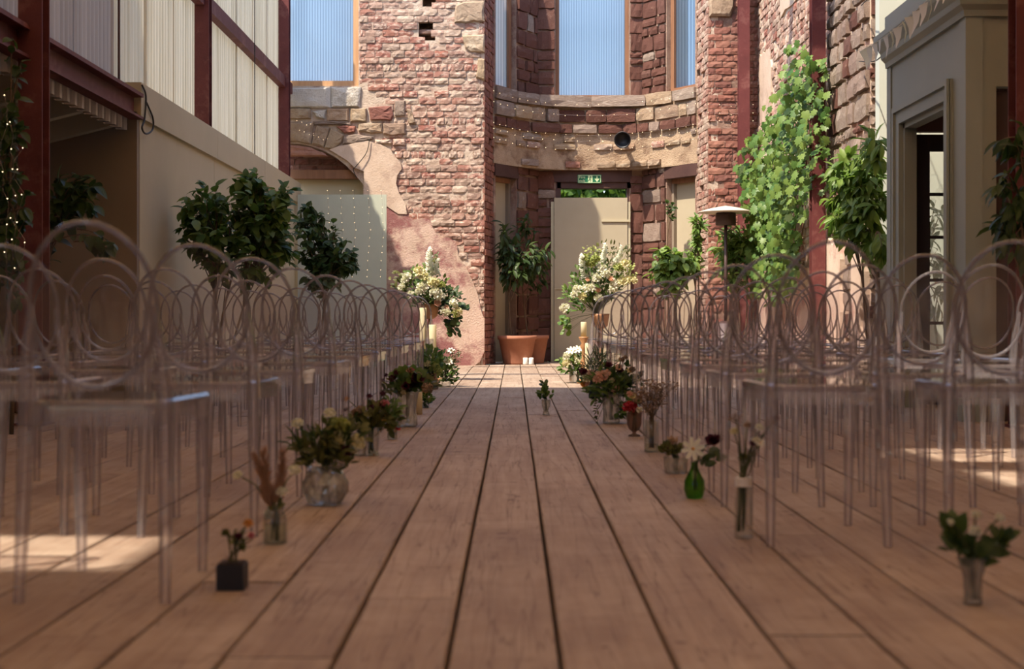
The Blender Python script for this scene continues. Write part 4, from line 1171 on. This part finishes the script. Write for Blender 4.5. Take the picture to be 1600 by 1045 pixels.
M['water'] = mat_clear('water', (.86,.88,.80), .02, (.5,.5,.4), 1.2, 0, .02)

def GP(u, v): return G(u, v)
def at(u, v, D): return P(u, v, D)
def ring_blooms(c, D, spec, seed):
    """spec: list of (kind, mat, u, v, size)"""
    r = random.Random(seed)
    f = .02 if D < 8 else .05
    return [(k, m, P(u, v, D-f*r.uniform(.6, 1.6)-(.10 if D > 14.9 and k != 'spike' else 0)), s, None) for k, m, u, v, s in spec]

# -- left of the aisle
g = G(363, 919); s = .067/2
o = empty('cube_planter', g); tag(o, 'small black cube planter at the near left edge of the aisle', 'planter')
MB().box(-s, s, -s, s, 0, .062).build('cube_pot', M['black'], o)
MB().box(-s*.9, s*.9, -s*.9, s*.9, .062, .066).build('soil', M['soil'], o)
D = g.y
bouquet('potted_posy', 'tiny orange and green posy in the black cube planter', (g.x, g.y, .066), ring_blooms(g, D, [('pom','p_orange',388,818,.013),('rose','p_pink',392,838,.012),('pom','leaf_olive',352,832,.012),('rose','p_burg',372,840,.014)], 1),
        [(P(372,850,D), .022, .02, .03, 40, 'ovate', 'leaf_olive', .022)], 2)
g = G(430, 850); D = g.y
vase('glass_jar', 'clear glass jar with pampas at the near left', g, [(.034,0),(.037,.01),(.037,.07),(.033,.085),(.024,.1),(.026,.108)], 'glass', water=[(.034,.004),(.034,.06)])
bouquet('dried_flowers', 'dried pampas plumes and pale blooms in the clear jar', (g.x, g.y, .10), [('plume','p_pampas',P(424,795,D),.17,(-.12,0,1)),('plume','p_pampas',P(430,790,D),.16,(.12,.1,1)),('plume','p_pampas',P(418,790,D),.15,(-.3,.1,1)),
        ('pom','p_white',P(372,742,D),.017,None),('pom','p_white',P(460,735,D),.02,None),('pom','p_white',P(440,768,D),.02,None),('pom','p_white',P(420,802,D),.017,None)],
        [(P(428,790,D), .02, .02, .03, 10, 'ovate', 'leaf_olive', .03)], 3, (g.x, g.y, .01))
g = G(508, 789); D = g.y
vase('glass_bowl_vase', 'round cut glass bowl vase on the left of the aisle', g, [(.045,0),(.06,.008),(.082,.05),(.083,.08),(.066,.115),(.058,.128),(.072,.145)], 'cut', 20, .035, .006)
bouquet('flower_bouquet', 'cream and green bouquet in the round cut glass bowl', (g.x, g.y, .135), ring_blooms(g, D, [('pom','p_white',515,646,.024),('pom','p_white',465,662,.024),('rose','p_cream',529,689,.042),('pom','p_cream',558,690,.032),('rose','p_cream',532,703,.02),('pom','p_white',552,702,.018),('pom','p_green',535,664,.032),('pom','p_green',522,660,.024),('rose','p_burg',541,707,.03)], 4),
        [(P(508,712,D), .10, .08, .07, 260, 'lance', 'leaf_olive', .05), (P(500,700,D), .12, .08, .05, 120, 'blade', 'leaf_dark', .09), (P(530,680,D), .09, .07, .07, 110, 'ovate', 'leaf_olive', .035)], 5, (g.x, g.y, .03))
g = G(580, 712); D = g.y
vase('glass_tumbler', 'clear tumbler behind the round bowl on the left', g, [(.034,0),(.036,.01),(.042,.14)], 'glass')
bouquet('flower_bouquet', 'mixed bouquet with a magenta bloom in the left tumbler', (g.x, g.y, .13), ring_blooms(g, D, [('rose','p_burg',594,634,.034),('rose','p_pink',601,632,.03),('pom','p_burg',581,638,.024),('daisy','p_orange',599,653,.026),('pom','p_dry',556,646,.03),('pom','p_dry',562,640,.025),('pom','p_burg',577,619,.016),('pom','p_burg',598,615,.016),('pom','p_orange',542,623,.016),('pom','p_burg',540,640,.013),('daisy','p_white',584,710,.028)], 6),
        [(P(590,655,D), .10, .09, .07, 230, 'ovate', 'leaf_olive', .045), (P(612,645,D), .035, .05, .08, 90, 'lance', 'leaf', .05), (P(565,665,D), .07, .06, .05, 90, 'ovate', 'leaf_dark', .04)], 7, (g.x, g.y, .01))
g = G(562, 712); D = g.y
vase('glass_votive', 'tiny clear glass votive beside the left tumbler', g, [(.024,0),(.03,.01),(.032,.045)], 'cut', 16, .03)
g = G(613, 686); D = g.y
vase('bud_vase', 'tiny clear bud vase with a single red bloom', g, [(.026,0),(.030,.012),(.026,.04),(.030,.06)], 'cut', 16, .03)
bouquet('red_bloom', 'single red bloom in the tiny bud vase', (g.x, g.y, .055), [('rose','p_red',P(620,669,D),.026,None),('pom','p_orange',P(617,673,D),.014,None)], [(P(612,672,D), .02, .02, .015, 14, 'ovate', 'leaf', .025)], 8, (g.x, g.y, .01))
g = G(637, 666); D = g.y
vase('tall_glass_vase', 'tall cut glass vase of burgundy flowers left of the aisle', g, [(.05,0),(.062,.01),(.058,.05),(.05,.09),(.058,.16),(.070,.215)], 'cut', 24, .03, .006)
bouquet('flower_bouquet', 'dark burgundy bouquet in the tall cut glass vase', (g.x, g.y, .20), ring_blooms(g, D, [('rose','p_burg',652,594,.058),('rose','p_burg',646,602,.04),('rose','p_pink',641,581,.035),('rose','p_burg',634,604,.035),('pom','p_burg',613,591,.026),('pom','p_burg',620,582,.022),('pom','p_burg',603,586,.014),('pom','p_burg',598,594,.014),('pom','p_burg',597,615,.02),('pom','p_dry',668,606,.04),('pom','p_orange',663,608,.026),('pom','p_cream',626,606,.02),('pom','p_cream',630,613,.018),('rose','p_blush',655,585,.02)], 9),
        [(P(640,598,D), .11, .1, .08, 190, 'round', 'leaf', .05), (P(618,610,D), .09, .08, .06, 90, 'lance', 'leaf_olive', .05), (P(665,600,D), .07, .07, .05, 70, 'ovate', 'leaf_olive', .045)], 10, (g.x, g.y, .02))
def candle(label, u, v, h, r=.03, group='ivory pillar candles', D=None, z=0.0, name='pillar_candle'):
    p = G(u, v) if D is None else P(u, v, D)
    c = empty(name, (p.x, p.y, z if D is None else p.z)); tag(c, label, 'candle', group)
    MB().lathe([(r, 0), (r, h-.004), (r*.92, h), (r*.6, h-.004), (r*.2, h-.008)], 18).build('wax', M['wax'], c, True)
    MB().tube([(0,0,h-.01), (.002,0,h+.012)], .002, 4).build('wick', M['black'], c)
    return c
candle('ivory pillar candle behind the tall cut glass vase', 655, 647, .155, .022)
g = G(664, 637); D = g.y
vase('bud_vase', 'little glass of greenery behind the candle on the left', g, [(.03,0),(.034,.01),(.03,.06),(.036,.08)], 'glass')
bouquet('green_sprigs', 'bright leafy sprigs beside the ivory candle on the left', (g.x, g.y, .07), [('pom','p_green',P(664,615,D),.03,None)], [(P(664,622,D), .06, .06, .08, 150, 'ovate', 'leaf', .045)], 11)
g = G(676, 608); D = g.y
vase('white_jug', 'small pale jug vase among the left flowers', g, [(.05,0),(.065,.03),(.06,.08),(.04,.12),(.05,.15)], 'amber')
bouquet('flower_bouquet', 'green and cream bouquet in the pale jug on the left', (g.x, g.y, .14), ring_blooms(g, D, [('pom','p_green',678,572,.055),('pom','p_green',684,580,.045),('pom','p_cream',668,568,.04),('pom','p_white',671,599,.04),('pom','p_blush',674,590,.03)], 12),
        [(P(672,565,D), .13, .12, .14, 260, 'ovate', 'leaf', .06), (P(660,585,D), .12, .1, .1, 120, 'round', 'leaf_grey', .055)], 13)
g = G(697, 604); D = g.y
vase('glass_jar', 'farthest small glass jar left of the aisle', g, [(.045,0),(.05,.01),(.05,.09),(.04,.11),(.045,.12)], 'glass')
bouquet('flower_bouquet', 'airy bouquet with small white blooms farthest along the left aisle', (g.x, g.y, .11), ring_blooms(g, D, [('daisy','p_white',705,548,.045),('daisy','p_white',701,565,.05),('pom','p_white',698,563,.035),('sprig','p_dry',712,555,.09),('sprig','p_dry',710,565,.08),('pom','p_green',690,575,.04)], 14),
        [(P(697,580,D), .12, .1, .14, 230, 'ovate', 'leaf', .055), (P(700,560,D), .1, .1, .08, 60, 'lance', 'leaf_dark', .06)], 15)

# -- right of the aisle
g = G(1520, 943); D = g.y
vase('bud_vase', 'slim clear vase with broad leaves at the near right', g, [(.022,0),(.020,.02),(.022,.06),(.036,.11)], 'cut', 20, .03)
bouquet('flower_bouquet', 'white buds and broad dark leaves in the near right vase', (g.x, g.y, .10), ring_blooms(g, D, [('pom','p_white',1523,830,.015),('pom','p_white',1562,809,.012),('pom','p_white',1525,804,.012),('pom','p_white',1484,816,.010)], 16),
        [(P(1520,868,D), .045, .03, .03, 40, 'ovate', 'leaf_dark', .05), (P(1560,850,D), .025, .02, .012, 16, 'ovate', 'leaf_dark', .055), (P(1492,838,D), .012, .02, .02, 12, 'ovate', 'leaf_dark', .055), (P(1490,862,D), .016, .02, .006, 8, 'lance', 'leaf_dark', .05)], 17, (g.x, g.y, .01))
g = G(1162, 840); D = g.y
o = vase('glass_bottle', 'tall clear bottle with a white paper band at the right', g, [(.028,0),(.030,.008),(.029,.10),(.024,.16),(.024,.185)], 'glass')
MB().lathe([(.0255,.157),(.0255,.184),(.0245,.184)], 20).build('paper_band', M['label'], o)
bouquet('wild_stems', 'loose wild stems with pale blooms in the banded bottle', (g.x, g.y, .185), ring_blooms(g, D, [('pom','p_white',1187,668,.014),('daisy','p_white',1188,692,.02),('pom','p_white',1181,688,.014),('pom','p_cream',1147,674,.013),('sprig','p_dry',1150,655,.03),('pom','p_burg',1176,693,.012),('pom','p_burg',1213,653,.010),('sprig','p_dry',1205,660,.025),('pom','leaf_olive',1161,714,.014),('pom','p_dry',1168,664,.012)], 18),
        [(P(1172,720,D), .02, .02, .03, 14, 'blade', 'leaf_olive', .05)], 19, (g.x-.008, g.y, .02))
g = G(1085, 778); D = g.y
vase('green_bottle', 'green glass bottle vase holding a white daisy', g, [(.026,0),(.034,.008),(.040,.035),(.038,.065),(.022,.095),(.014,.112),(.013,.13),(.016,.134)], 'green_glass', 16)
bouquet('daisy_posy', 'large white daisy with a dark bloom in the green bottle', (g.x, g.y, .128), [('daisy','p_white',P(1083,701,D-.03),.045,(-.1,-1,.15)),('rose','p_burg',P(1112,691,D),.036,(0,-.7,.6)),('rose','p_burg',P(1120,687,D),.026,None)],
        [(P(1102,722,D), .022, .02, .022, 22, 'ovate', 'leaf_dark', .035), (P(1118,715,D), .012, .02, .012, 8, 'round', 'leaf_grey', .04)], 20, (g.x, g.y, .03))
g = G(1056, 739); D = g.y
vase('cut_glass_bowl', 'small cut glass bowl behind the green bottle', g, [(.044,0),(.048,.006),(.05,.04),(.054,.07)], 'cut', 24, .04, .006)
bouquet('low_greenery', 'low mossy greenery filling the small cut glass bowl', (g.x, g.y, .068), ring_blooms(g, D, [('pom','p_dry',1050,690,.018),('pom','p_burg',1040,700,.014)], 21), [(P(1048,703,D), .05, .04, .025, 150, 'ovate', 'leaf_olive', .028), (P(1052,692,D), .02, .02, .02, 30, 'lance', 'p_dry', .03)], 22)
g = G(1018, 706); D = g.y
vase('cylinder_vase', 'tall clear cylinder vase of dried stems at the right', g, [(.036,0),(.038,.008),(.037,.16)], 'glass', water=[(.036,.004),(.036,.04)])
bouquet('dried_flowers', 'tall dried brown flower stems in the clear cylinder', (g.x, g.y, .155), ring_blooms(g, D, [('sprig','p_dry',u, v, .045) for u, v in ((1005,612),(1015,600),(1025,605),(1033,618),(1000,628),(1012,622),(1022,622),(1030,630),(1010,640),(1020,638),(998,618),(1036,606),(1052,604))], 23),
        [(P(1018,625,D), .06, .05, .06, 60, 'blade', 'p_dry', .07)], 24, (g.x, g.y, .02), 'stem')
g = G(991, 681); D = g.y
vase('amber_goblet', 'smoky amber goblet with a red bloom at the right', g, [(.036,0),(.034,.006),(.010,.014),(.012,.024),(.032,.04),(.043,.07),(.045,.145)], 'amber', 20)
bouquet('flower_bouquet', 'red dahlia and cream roses in the amber goblet', (g.x, g.y, .138), ring_blooms(g, D, [('pom','p_red',986,635,.038),('pom','p_red',980,636,.03),('rose','p_cream',988,620,.03),('rose','p_cream',992,624,.024),('pom','p_blush',984,615,.02),('pom','p_white',999,640,.02)], 25), [(P(988,632,D), .045, .04, .03, 60, 'ovate', 'leaf', .035)], 26, (g.x, g.y, .03))
g = G(955, 661); D = g.y
vase('large_glass_vase', 'large fluted clear vase with the biggest bouquet on the right', g, [(.05,0),(.055,.008),(.050,.06),(.06,.15),(.066,.19)], 'cut', 28, .03, .006)
bouquet('flower_bouquet', 'large leafy bouquet with peach blooms in the fluted vase', (g.x, g.y, .18), ring_blooms(g, D, [('pom','p_blush',940,588,.045),('pom','p_blush',934,592,.035),('pom','p_blush',948,583,.03),('rose','p_burg',951,572,.035),('rose','p_burg',968,580,.035),('rose','p_burg',913,583,.035),('pom','p_dry',971,562,.022),('pom','p_dry',977,558,.018),('pom','p_blush',962,606,.026),('pom','p_blush',958,609,.02),('daisy','p_cream',985,580,.03),('pom','p_cream',956,594,.02),('pom','p_white',992,595,.02),('pom','p_dry',988,577,.024),('daisy','p_cream',995,590,.035),('pom','p_blush',966,574,.026)], 27),
        [(P(952,605,D), .14, .11, .11, 420, 'lance', 'leaf', .06), (P(970,590,D), .14, .1, .10, 160, 'ovate', 'leaf_dark', .045), (P(972,640,D), .05, .06, .06, 80, 'ovate', 'leaf', .045), (P(933,640,D-.02), .010, .01, .10, 40, 'lance', 'leaf_olive', .03)], 28, (g.x, g.y, .02))
g = G(929, 622); D = g.y
vase('dark_bottle', 'dark blue bottle vase half hidden behind the big right bouquet', g, [(.045,0),(.05,.01),(.05,.10),(.035,.14),(.04,.15)], 'black')
bouquet('green_sprigs', 'grey green rosemary-like sprigs in the dark blue bottle', (g.x, g.y, .14), ring_blooms(g, D, [('pom','p_blush',925,585,.05)], 29), [(P(936,572,D), .14, .1, .12, 240, 'blade', 'leaf_grey', .10)], 30)
g = G(917, 611); D = g.y
vase('bud_vase', 'little clear bud vase of pale blooms on the right', g, [(.04,0),(.05,.02),(.04,.06),(.045,.08)], 'glass')
bouquet('flower_posy', 'pale cream posy with dark bloom in the little right vase', (g.x, g.y, .07), ring_blooms(g, D, [('pom','p_cream',917,590,.06),('rose','p_orange',913,600,.045),('rose','p_blush',919,602,.045),('rose','p_burg',910,581,.045)], 31), [(P(916,592,D), .07, .06, .06, 60, 'ovate', 'leaf', .05)], 32)
g = G(903, 598); D = g.y
vase('glass_tank', 'square clear glass tank farthest along the right aisle', g, [(.09,0),(.09,.01),(.09,.17)], 'glass', 4)
bouquet('flower_bouquet', 'white and yellow bouquet in the square tank farthest right', (g.x, g.y, .16), ring_blooms(g, D, [('pom','p_white',887,557,.06),('daisy','p_white',893,548,.06),('daisy','p_white',903,546,.06),('pom','p_cream',897,560,.055),('pom','p_white',901,563,.05),('pom','p_cream',885,567,.05),('pom','p_white',908,566,.05),('daisy','p_white',914,556,.05),('pom','p_white',921,570,.055),('pom','p_cream',915,552,.05),('pom','p_white',922,560,.045)], 33),
        [(P(903,568,D), .2, .12, .13, 240, 'ovate', 'leaf', .07), (P(910,580,D), .15, .1, .08, 90, 'ovate', 'leaf_grey', .06)], 34, (g.x, g.y, .02))
g = G(853, 648); D = g.y
vase('bud_vase', 'lone small clear vase standing in the middle of the aisle', g, [(.026,0),(.022,.012),(.016,.03),(.028,.06),(.032,.105)], 'cut', 20, .03)
bouquet('green_sprigs', 'small sprig of green leaves in the lone aisle vase', (g.x, g.y, .10), [], [(P(852,617,D), .055, .05, .045, 60, 'ovate', 'leaf', .05), (P(851,605,D), .02, .02, .03, 14, 'ovate', 'leaf_dark', .045)], 35, (g.x, g.y, .02))

# -- pedestal arrangements at the head of the aisle
def arrangement(label, vlabel, D, foot, neck, blooms, fol, seed):
    f = P(*foot, D); n_ = P(*neck, D)
    p = empty('pedestal', (f.x, D, 0)); tag(p, vlabel, 'pedestal', 'flower pedestals')
    MB().lathe([(.17,0),(.17,.02),(.03,.05),(.022,.3),(.022,n_.z-.16)], 20).build('stand', M['turned'], p, True)
    MB().lathe([(.04,n_.z-.16),(.08,n_.z-.13),(.095,n_.z-.03),(.10,n_.z),(.085,n_.z)], 24).build('urn', M['turned'], p, True)
    bouquet('flower_arrangement', label, n_, ring_blooms(n_, D, blooms, seed), fol, seed+1, (n_.x, n_.y, n_.z-.1), group='large flower arrangements')
D = 15.4
arrangement('large white arrangement spilling to the right by the pink plaster', 'slim pedestal under the left flower arrangement', D, (672, 600), (668, 475),
    [('spike','p_white',672,432,.36),('spike','p_white',684,430,.22),('spike','p_white',650,420,.0001),
     ('pom','p_white',681,457,.075),('pom','p_white',687,462,.065),('pom','p_white',660,448,.07),('pom','p_white',655,455,.05),('pom','p_white',636,432,.055),('pom','p_white',632,438,.045),('pom','p_white',627,448,.045),('pom','p_white',670,437,.06),('pom','p_cream',677,441,.07),
     ('rose','p_blush',683,474,.055),('rose','p_blush',697,481,.04),('pom','p_white',695,486,.06),('pom','p_white',709,474,.055),('pom','p_cream',715,487,.06),('pom','p_green',712,490,.05),('pom','p_white',641,460,.05),('pom','p_white',700,488,.035),('pom','p_cream',655,424,.07),('pom','p_green',690,445,.05),('pom','p_cream',662,432,.06)],
    [(P(665,450,D), .26, .2, .24, 420, 'ovate', 'leaf', .06), (P(700,470,D), .17, .15, .15, 200, 'ovate', 'leaf_dark', .07), (P(706,505,D), .10, .1, .13, 90, 'round', 'leaf_dark', .06), (P(630,440,D), .14, .12, .12, 90, 'ovate', 'leaf_olive', .06), (P(678,410,D), .06, .1, .12, 60, 'ovate', 'leaf_olive', .05), (P(722,480,D), .06,.08,.05, 30, 'round', 'leaf_dark', .06)], 101)
D = 15.2
arrangement('large white arrangement with tall flower spikes before the fire exit', 'slim pedestal under the right flower arrangement', D, (938, 600), (932, 490),
    [('spike','p_white',938,415,.28),('spike','p_white',961,410,.24),('spike','p_white',915,440,.34),('spike','p_white',907,405,.0001),
     ('pom','p_white',931,434,.065),('pom','p_white',941,420,.065),('pom','p_white',946,428,.06),('pom','p_white',916,451,.06),('pom','p_white',924,449,.06),('pom','p_white',902,452,.06),('pom','p_white',898,460,.05),('pom','p_white',882,481,.06),('rose','p_blush',934,455,.05),('pom','p_white',935,465,.055),('rose','p_blush',954,437,.05),('rose','p_blush',919,438,.04),('pom','p_cream',972,440,.06),('pom','p_cream',982,437,.06),('pom','p_cream',990,438,.05),('pom','p_white',960,445,.06),('pom','p_green',922,412,.06),('pom','p_green',930,405,.055),('pom','p_cream',976,412,.06),('pom','p_green',966,418,.06),('pom','p_white',958,452,.055),('pom','p_cream',910,463,.05),('pom','p_green',914,402,.05)],
    [(P(932,440,D), .30, .2, .27, 460, 'ovate', 'leaf', .06), (P(905,465,D), .18, .15, .16, 200, 'lance', 'leaf_vine', .08), (P(885,505,D), .07, .08, .12, 60, 'round', 'leaf_vine', .055), (P(955,400,D), .22, .15, .16, 160, 'lance', 'leaf_olive', .06), (P(980,425,D), .1, .1, .12, 90, 'ovate', 'p_green', .045), (P(925,400,D), .12, .1, .12, 110, 'ovate', 'p_green', .04)], 103)
# candles and candlestick
D = 14.7
c = P(912, 598, D); c.z = 0
ck = empty('candlestick', (c.x, D, 0)); tag(ck, 'turned wooden candlestick beside the right arrangement', 'candlestick')
zt = P(0, 526, D).z
MB().lathe([(.07,0),(.07,.02),(.03,.05),(.022,zt*.3),(.035,zt*.45),(.02,zt*.55),(.02,zt*.72),(.04,zt*.8),(.022,zt*.86),(.05,zt*.97),(.05,zt)], 18).build('turned_stem', M['turned'], ck, True)
candle('ivory candle on the turned wooden candlestick at the right', 912, 526, (526-503)*D/F, .030, D=D)
candle('short white candle beside the wooden candlestick at the right', 919, 600, P(0,536,14.5).z, .032)
candle('tall ivory candle seen through the last left chair', 661, 606, P(0,481,13.9).z, .034)
candle('second ivory candle beside the last left chair', 676, 603, P(0,507,14.2).z, .036)
for k, u in enumerate((821, 830)):
    p = P(u, 568, 20.75)
    o = empty('white_jar', (p.x, 20.75, 0)); tag(o, ['left', 'right'][k]+' one of the two small white jars beside the terracotta pot', 'jar', 'white jars by the pot')
    MB().lathe([(.036,0),(.040,.01),(.034,.05),(.036,.09),(.030,.10),(.026,.09)], 16).build('jar_body', M['white'], o, True)

# ================================================================= FITTINGS
# green leaning board left of the pink plaster
bp = MB().box(XL+.05, P(604,0,19.95).x, 19.93, 19.96, 0, P(0,304,19.95).z).build('leaning_board', M['board']); tag(bp, 'large pale green board standing before the arched doorway', 'board')
# fire exit sign
D = 22.16; sg = empty('exit_sign', P(921, 279.5, D)); tag(sg, 'green fire exit sign on the dark lintel', 'sign')
w2 = 18.5*D/F; h2 = 6.7*D/F
MB().box(-w2, w2, 0, .012, -h2, h2).build('sign_plate', M['green_sign'], sg)
b = MB(); t = .006
for x0, x1, z0, z1 in ((-w2+.008, w2-.008, h2-.014, h2-.008), (-w2+.008, w2-.008, -h2+.008, -h2+.014), (-w2+.008, -w2+.014, -h2+.008, h2-.008), (w2-.014, w2-.008, -h2+.008, h2-.008)): b.box(x0, x1, -.002, 0, z0, z1)
b.build('sign_border', M['glow'], sg)
for txt, z in (('Fire', .008), ('exit', -.047)):
    cu = bpy.data.curves.new('lettering', 'FONT'); cu.body = txt; cu.size = .062; cu.extrude = .001; cu.materials.append(M['glow'])
    tmp = bpy.data.objects.new('tmp', cu); COL.objects.link(tmp); bpy.context.view_layer.update()
    lm = bpy.data.meshes.new_from_object(tmp); bpy.data.objects.remove(tmp); lm.materials.clear(); lm.materials.append(M['glow'])
    tx = link('lettering', lm, sg); tx.location = (-w2+.022, -.002, z); tx.rotation_euler = (PI/2, 0, 0)
b = MB()                                            # running figure in a doorway
b.box(-.022, .048, -.002, 0, -.052, .052)
b.build('pictogram_door', M['glow'], sg)
b = MB(); b.ball((.016, -.003, .036), .009, .002, .009, 8, 4)
for pts in ([(.012,-.003,.026),(.006,-.003,.0)], [(.006,-.003,0),(.022,-.003,-.016),(.016,-.003,-.04)], [(.006,-.003,0),(-.006,-.003,-.016),(-.016,-.003,-.034)], [(.012,-.003,.022),(.030,-.003,.012)], [(.012,-.003,.022),(-.004,-.003,.012)]):
    b.tube(pts, .005, 4)
b.build('pictogram_figure', M['green_sign'], sg)
b = MB(); ax = .118
b.box(ax-.008, ax+.008, -.002, 0, -.02, .048)
b.add([(ax-.038, -.002, .002), (ax, -.002, -.048), (ax+.038, -.002, .002), (ax+.022, -.002, .006), (ax, -.002, -.022), (ax-.022, -.002, .006)], [(0,1,4,5), (1,2,3,4)])
b.build('down_arrow', M['glow'], sg)
# floodlight on the band
D = 21.8; p = P(975, 216, D); fl = empty('floodlight', p); tag(fl, 'round black floodlight fixed on the bay band', 'floodlight')
MB().lathe([(.06,0),(.10,.04),(.125,.16),(.13,.2),(.115,.2),(.10,.1)], 20).build('housing', M['black'], fl, True)
fl.children[0].rotation_euler = (PI/2+.25, 0, -.2)
MB().box(-.03, .03, 0, .16, -.02, .02).build('bracket', M['black'], fl)
# patio heater
D = 18.2; p = P(1134, 331, D); he = empty('patio_heater', (p.x, D, 0)); tag(he, 'patio heater with wide metal canopy by the brick pier', 'heater')
rr = 43*D/F
MB().lathe([(rr, p.z-.01), (rr, p.z), (rr*.55, p.z+.045), (.03, p.z+.075), (.005, p.z+.08)], 32).build('canopy', M['heater'], he, True)
MB().lathe([(.13, p.z-.17), (.13, p.z-.02), (.12, p.z-.02)], 20).build('burner', M['dark'], he, True)
MB().lathe([(.022, .6), (.022, p.z-.17)], 12).build('pole', M['dark'], he, True)
MB().lathe([(.22, 0), (.22, .05), (.19, .07), (.17, .6), (.05, .64)], 20).build('base', M['dark'], he, True)
# bunting along the porch cornice
bu = empty('bunting', (XP-.14, 9.2, 2.9)); tag(bu, 'string of white cloth pennants along the porch cornice', 'bunting')
pa = Vector((-.05, 2.02, -.12)); pz = Vector((-.05, -.25, -.08)); pts = []
rbn = random.Random(2)
for i in range(29):
    t = i/28; q = pa.lerp(pz, t); q.z -= .05*math.sin(PI*t); pts.append(q)
MB().tube(pts, .003, 4).build('cord', M['cloth'], bu)
for i in range(1, 28, 2):
    q = pts[i]; w_, h_ = .055, .15*rbn.uniform(.9, 1.1); a = rbn.uniform(-.5, .5)
    me = MB().add([(0,-w_,0),(0,w_,0),(.015,.028,-h_*.5),(.015,-.028,-h_*.5),(.0,.004,-h_),(.0,-.004,-h_)], [(0,1,2,3),(3,2,4,5)]).mesh('pennant', M['cloth'], True)
    o = link('pennant', me, bu); o.location = q; o.rotation_euler = (rbn.uniform(-.15,.15), rbn.uniform(-.1,.2), a)
# cables
def cable(label, pts, r=.006, mat='wire', name='cable'):
    pts = [Vector(p) for p in pts]; o = pts[0]
    q = []
    for i in range(len(pts)-1):
        p0, p1, p2, p3 = pts[max(i-1,0)], pts[i], pts[i+1], pts[min(i+2, len(pts)-1)]
        for k in range(6):
            t = k/6; q.append(.5*((2*p1)+(p2-p0)*t+(2*p0-5*p1+4*p2-p3)*t*t+(3*p1-p0-3*p2+p3)*t**3)-o)
    q.append(pts[-1]-o)
    ob = MB().tube(q, r, 5).build(name, M[mat], None, True); ob.location = o
    return tag(ob, label, 'cable')
def LW(u, v): return P(u, v, -3.032*F/(u-CX))
cable('black cable loop hanging on the fascia of the left wall', [LW(222,133), LW(228,150), LW(226,185), LW(222,200), LW(228,209), LW(238,203), LW(239,185), LW(229,160)], .008)
cable('thin dark cable sagging between stone wall and porch', [Vector((3.40,14.0,3.20)), Vector((3.2,12.4,2.95)), Vector((2.95,10.9,3.05))], .006)
cable('upper thin dark cable between stone wall and porch', [Vector((3.42,14.0,3.75)), Vector((3.3,12.6,3.72)), Vector((3.1,11.0,3.95))], .005)
cable('dangling wire across the beige plaster by the arch', [E(578,218,-.06), E(573,240,-.07), E(556,262,-.08), E(553,266,-.08), E(558,279,-.06)], .006)
cable('thin wire hanging down the corrugated wall', [Vector((XL+.0, 16.9, 5.3)), Vector((XL+.0, 16.9, 4.0)), Vector((XL+.0, 16.9, 2.62))], .006)
# fairy lights
def fairy(label, pts, step=.11, size=.004, sag=.0):
    root = empty('fairy_light_string', pts[0]); tag(root, label, 'fairy lights', 'fairy lights'); o = Vector(pts[0])
    P_ = [Vector(p)-o for p in pts]; size *= .5; MB().tube(P_, .0018, 4).build('wire', M['wire_thin'], root)
    b = MB(); acc = 0; r = random.Random(len(pts))
    for a, c in zip(P_[:-1], P_[1:]):
        L = (c-a).length; d = acc
        while d < L: b.ball(a.lerp(c, d/L)+Vector((r.uniform(-.01,.01), -.004, r.uniform(-.015,.015))), size, nu=5, nv=3); d += step
        acc = d-L
    tag(b.build('bulbs', M['bulb'], root), kind='stuff')
for k, (z, lab, push) in enumerate(((4.02, 'top fairy light string beneath the bay windows', .12), (3.86, 'second fairy light string across the bay stones', .12), (3.55, 'third fairy light string across the bay band', .14), (3.46, 'fourth fairy light string across the bay band', .14), (3.33, 'lowest fairy light string across the bay band', .13))):
    q = arc(18, .06+push); fairy(lab, [(x, y, z-.05*math.sin(PI*i/18)) for i, (x, y) in enumerate(q)], .17+.02*(k % 2), .0075)
for k, z in enumerate((Ev(165), Ev(178), Ev(190))):
    fairy(['upper', 'middle', 'lower'][k]+' fairy light string across the shaded right pier', [(Eu(1105), YE-.13, z), (Eu(1140), YE-.14, z-.02), (Eu(1190), YE-.14, z+.01)], .16, .007)
for k, u in enumerate((512, 532, 552, 575, 596)):
    x = P(u, 0, 19.9).x; z1 = P(0, 300, 19.9).z
    fairy('%s vertical fairy light strand down the pale green board' % ORD[k], [(x, 19.9, z1+.02), (x+.03, 19.89, z1-.5), (x-.02, 19.89, z1-1.2)], .11, .006)
for k, (u, v) in enumerate(((474, 190), (478, 205), (500, 213))):
    fairy('%s short fairy light strand over the arch stones' % ORD[k], [E(u-8, v, -.09), E(u+6, v+5, -.09), E(u+20, v+7, -.09)], .07, .006)
rf = random.Random(12)
for k in range(3):
    u0 = (8, 22, 30)[k]; fairy('%s fairy light strand wound in the dark climber' % ORD[k], [P(u0+rf.uniform(-9,9), v, 8.05) for v in range(150+k*40, 430, 24)], .15, .0055)
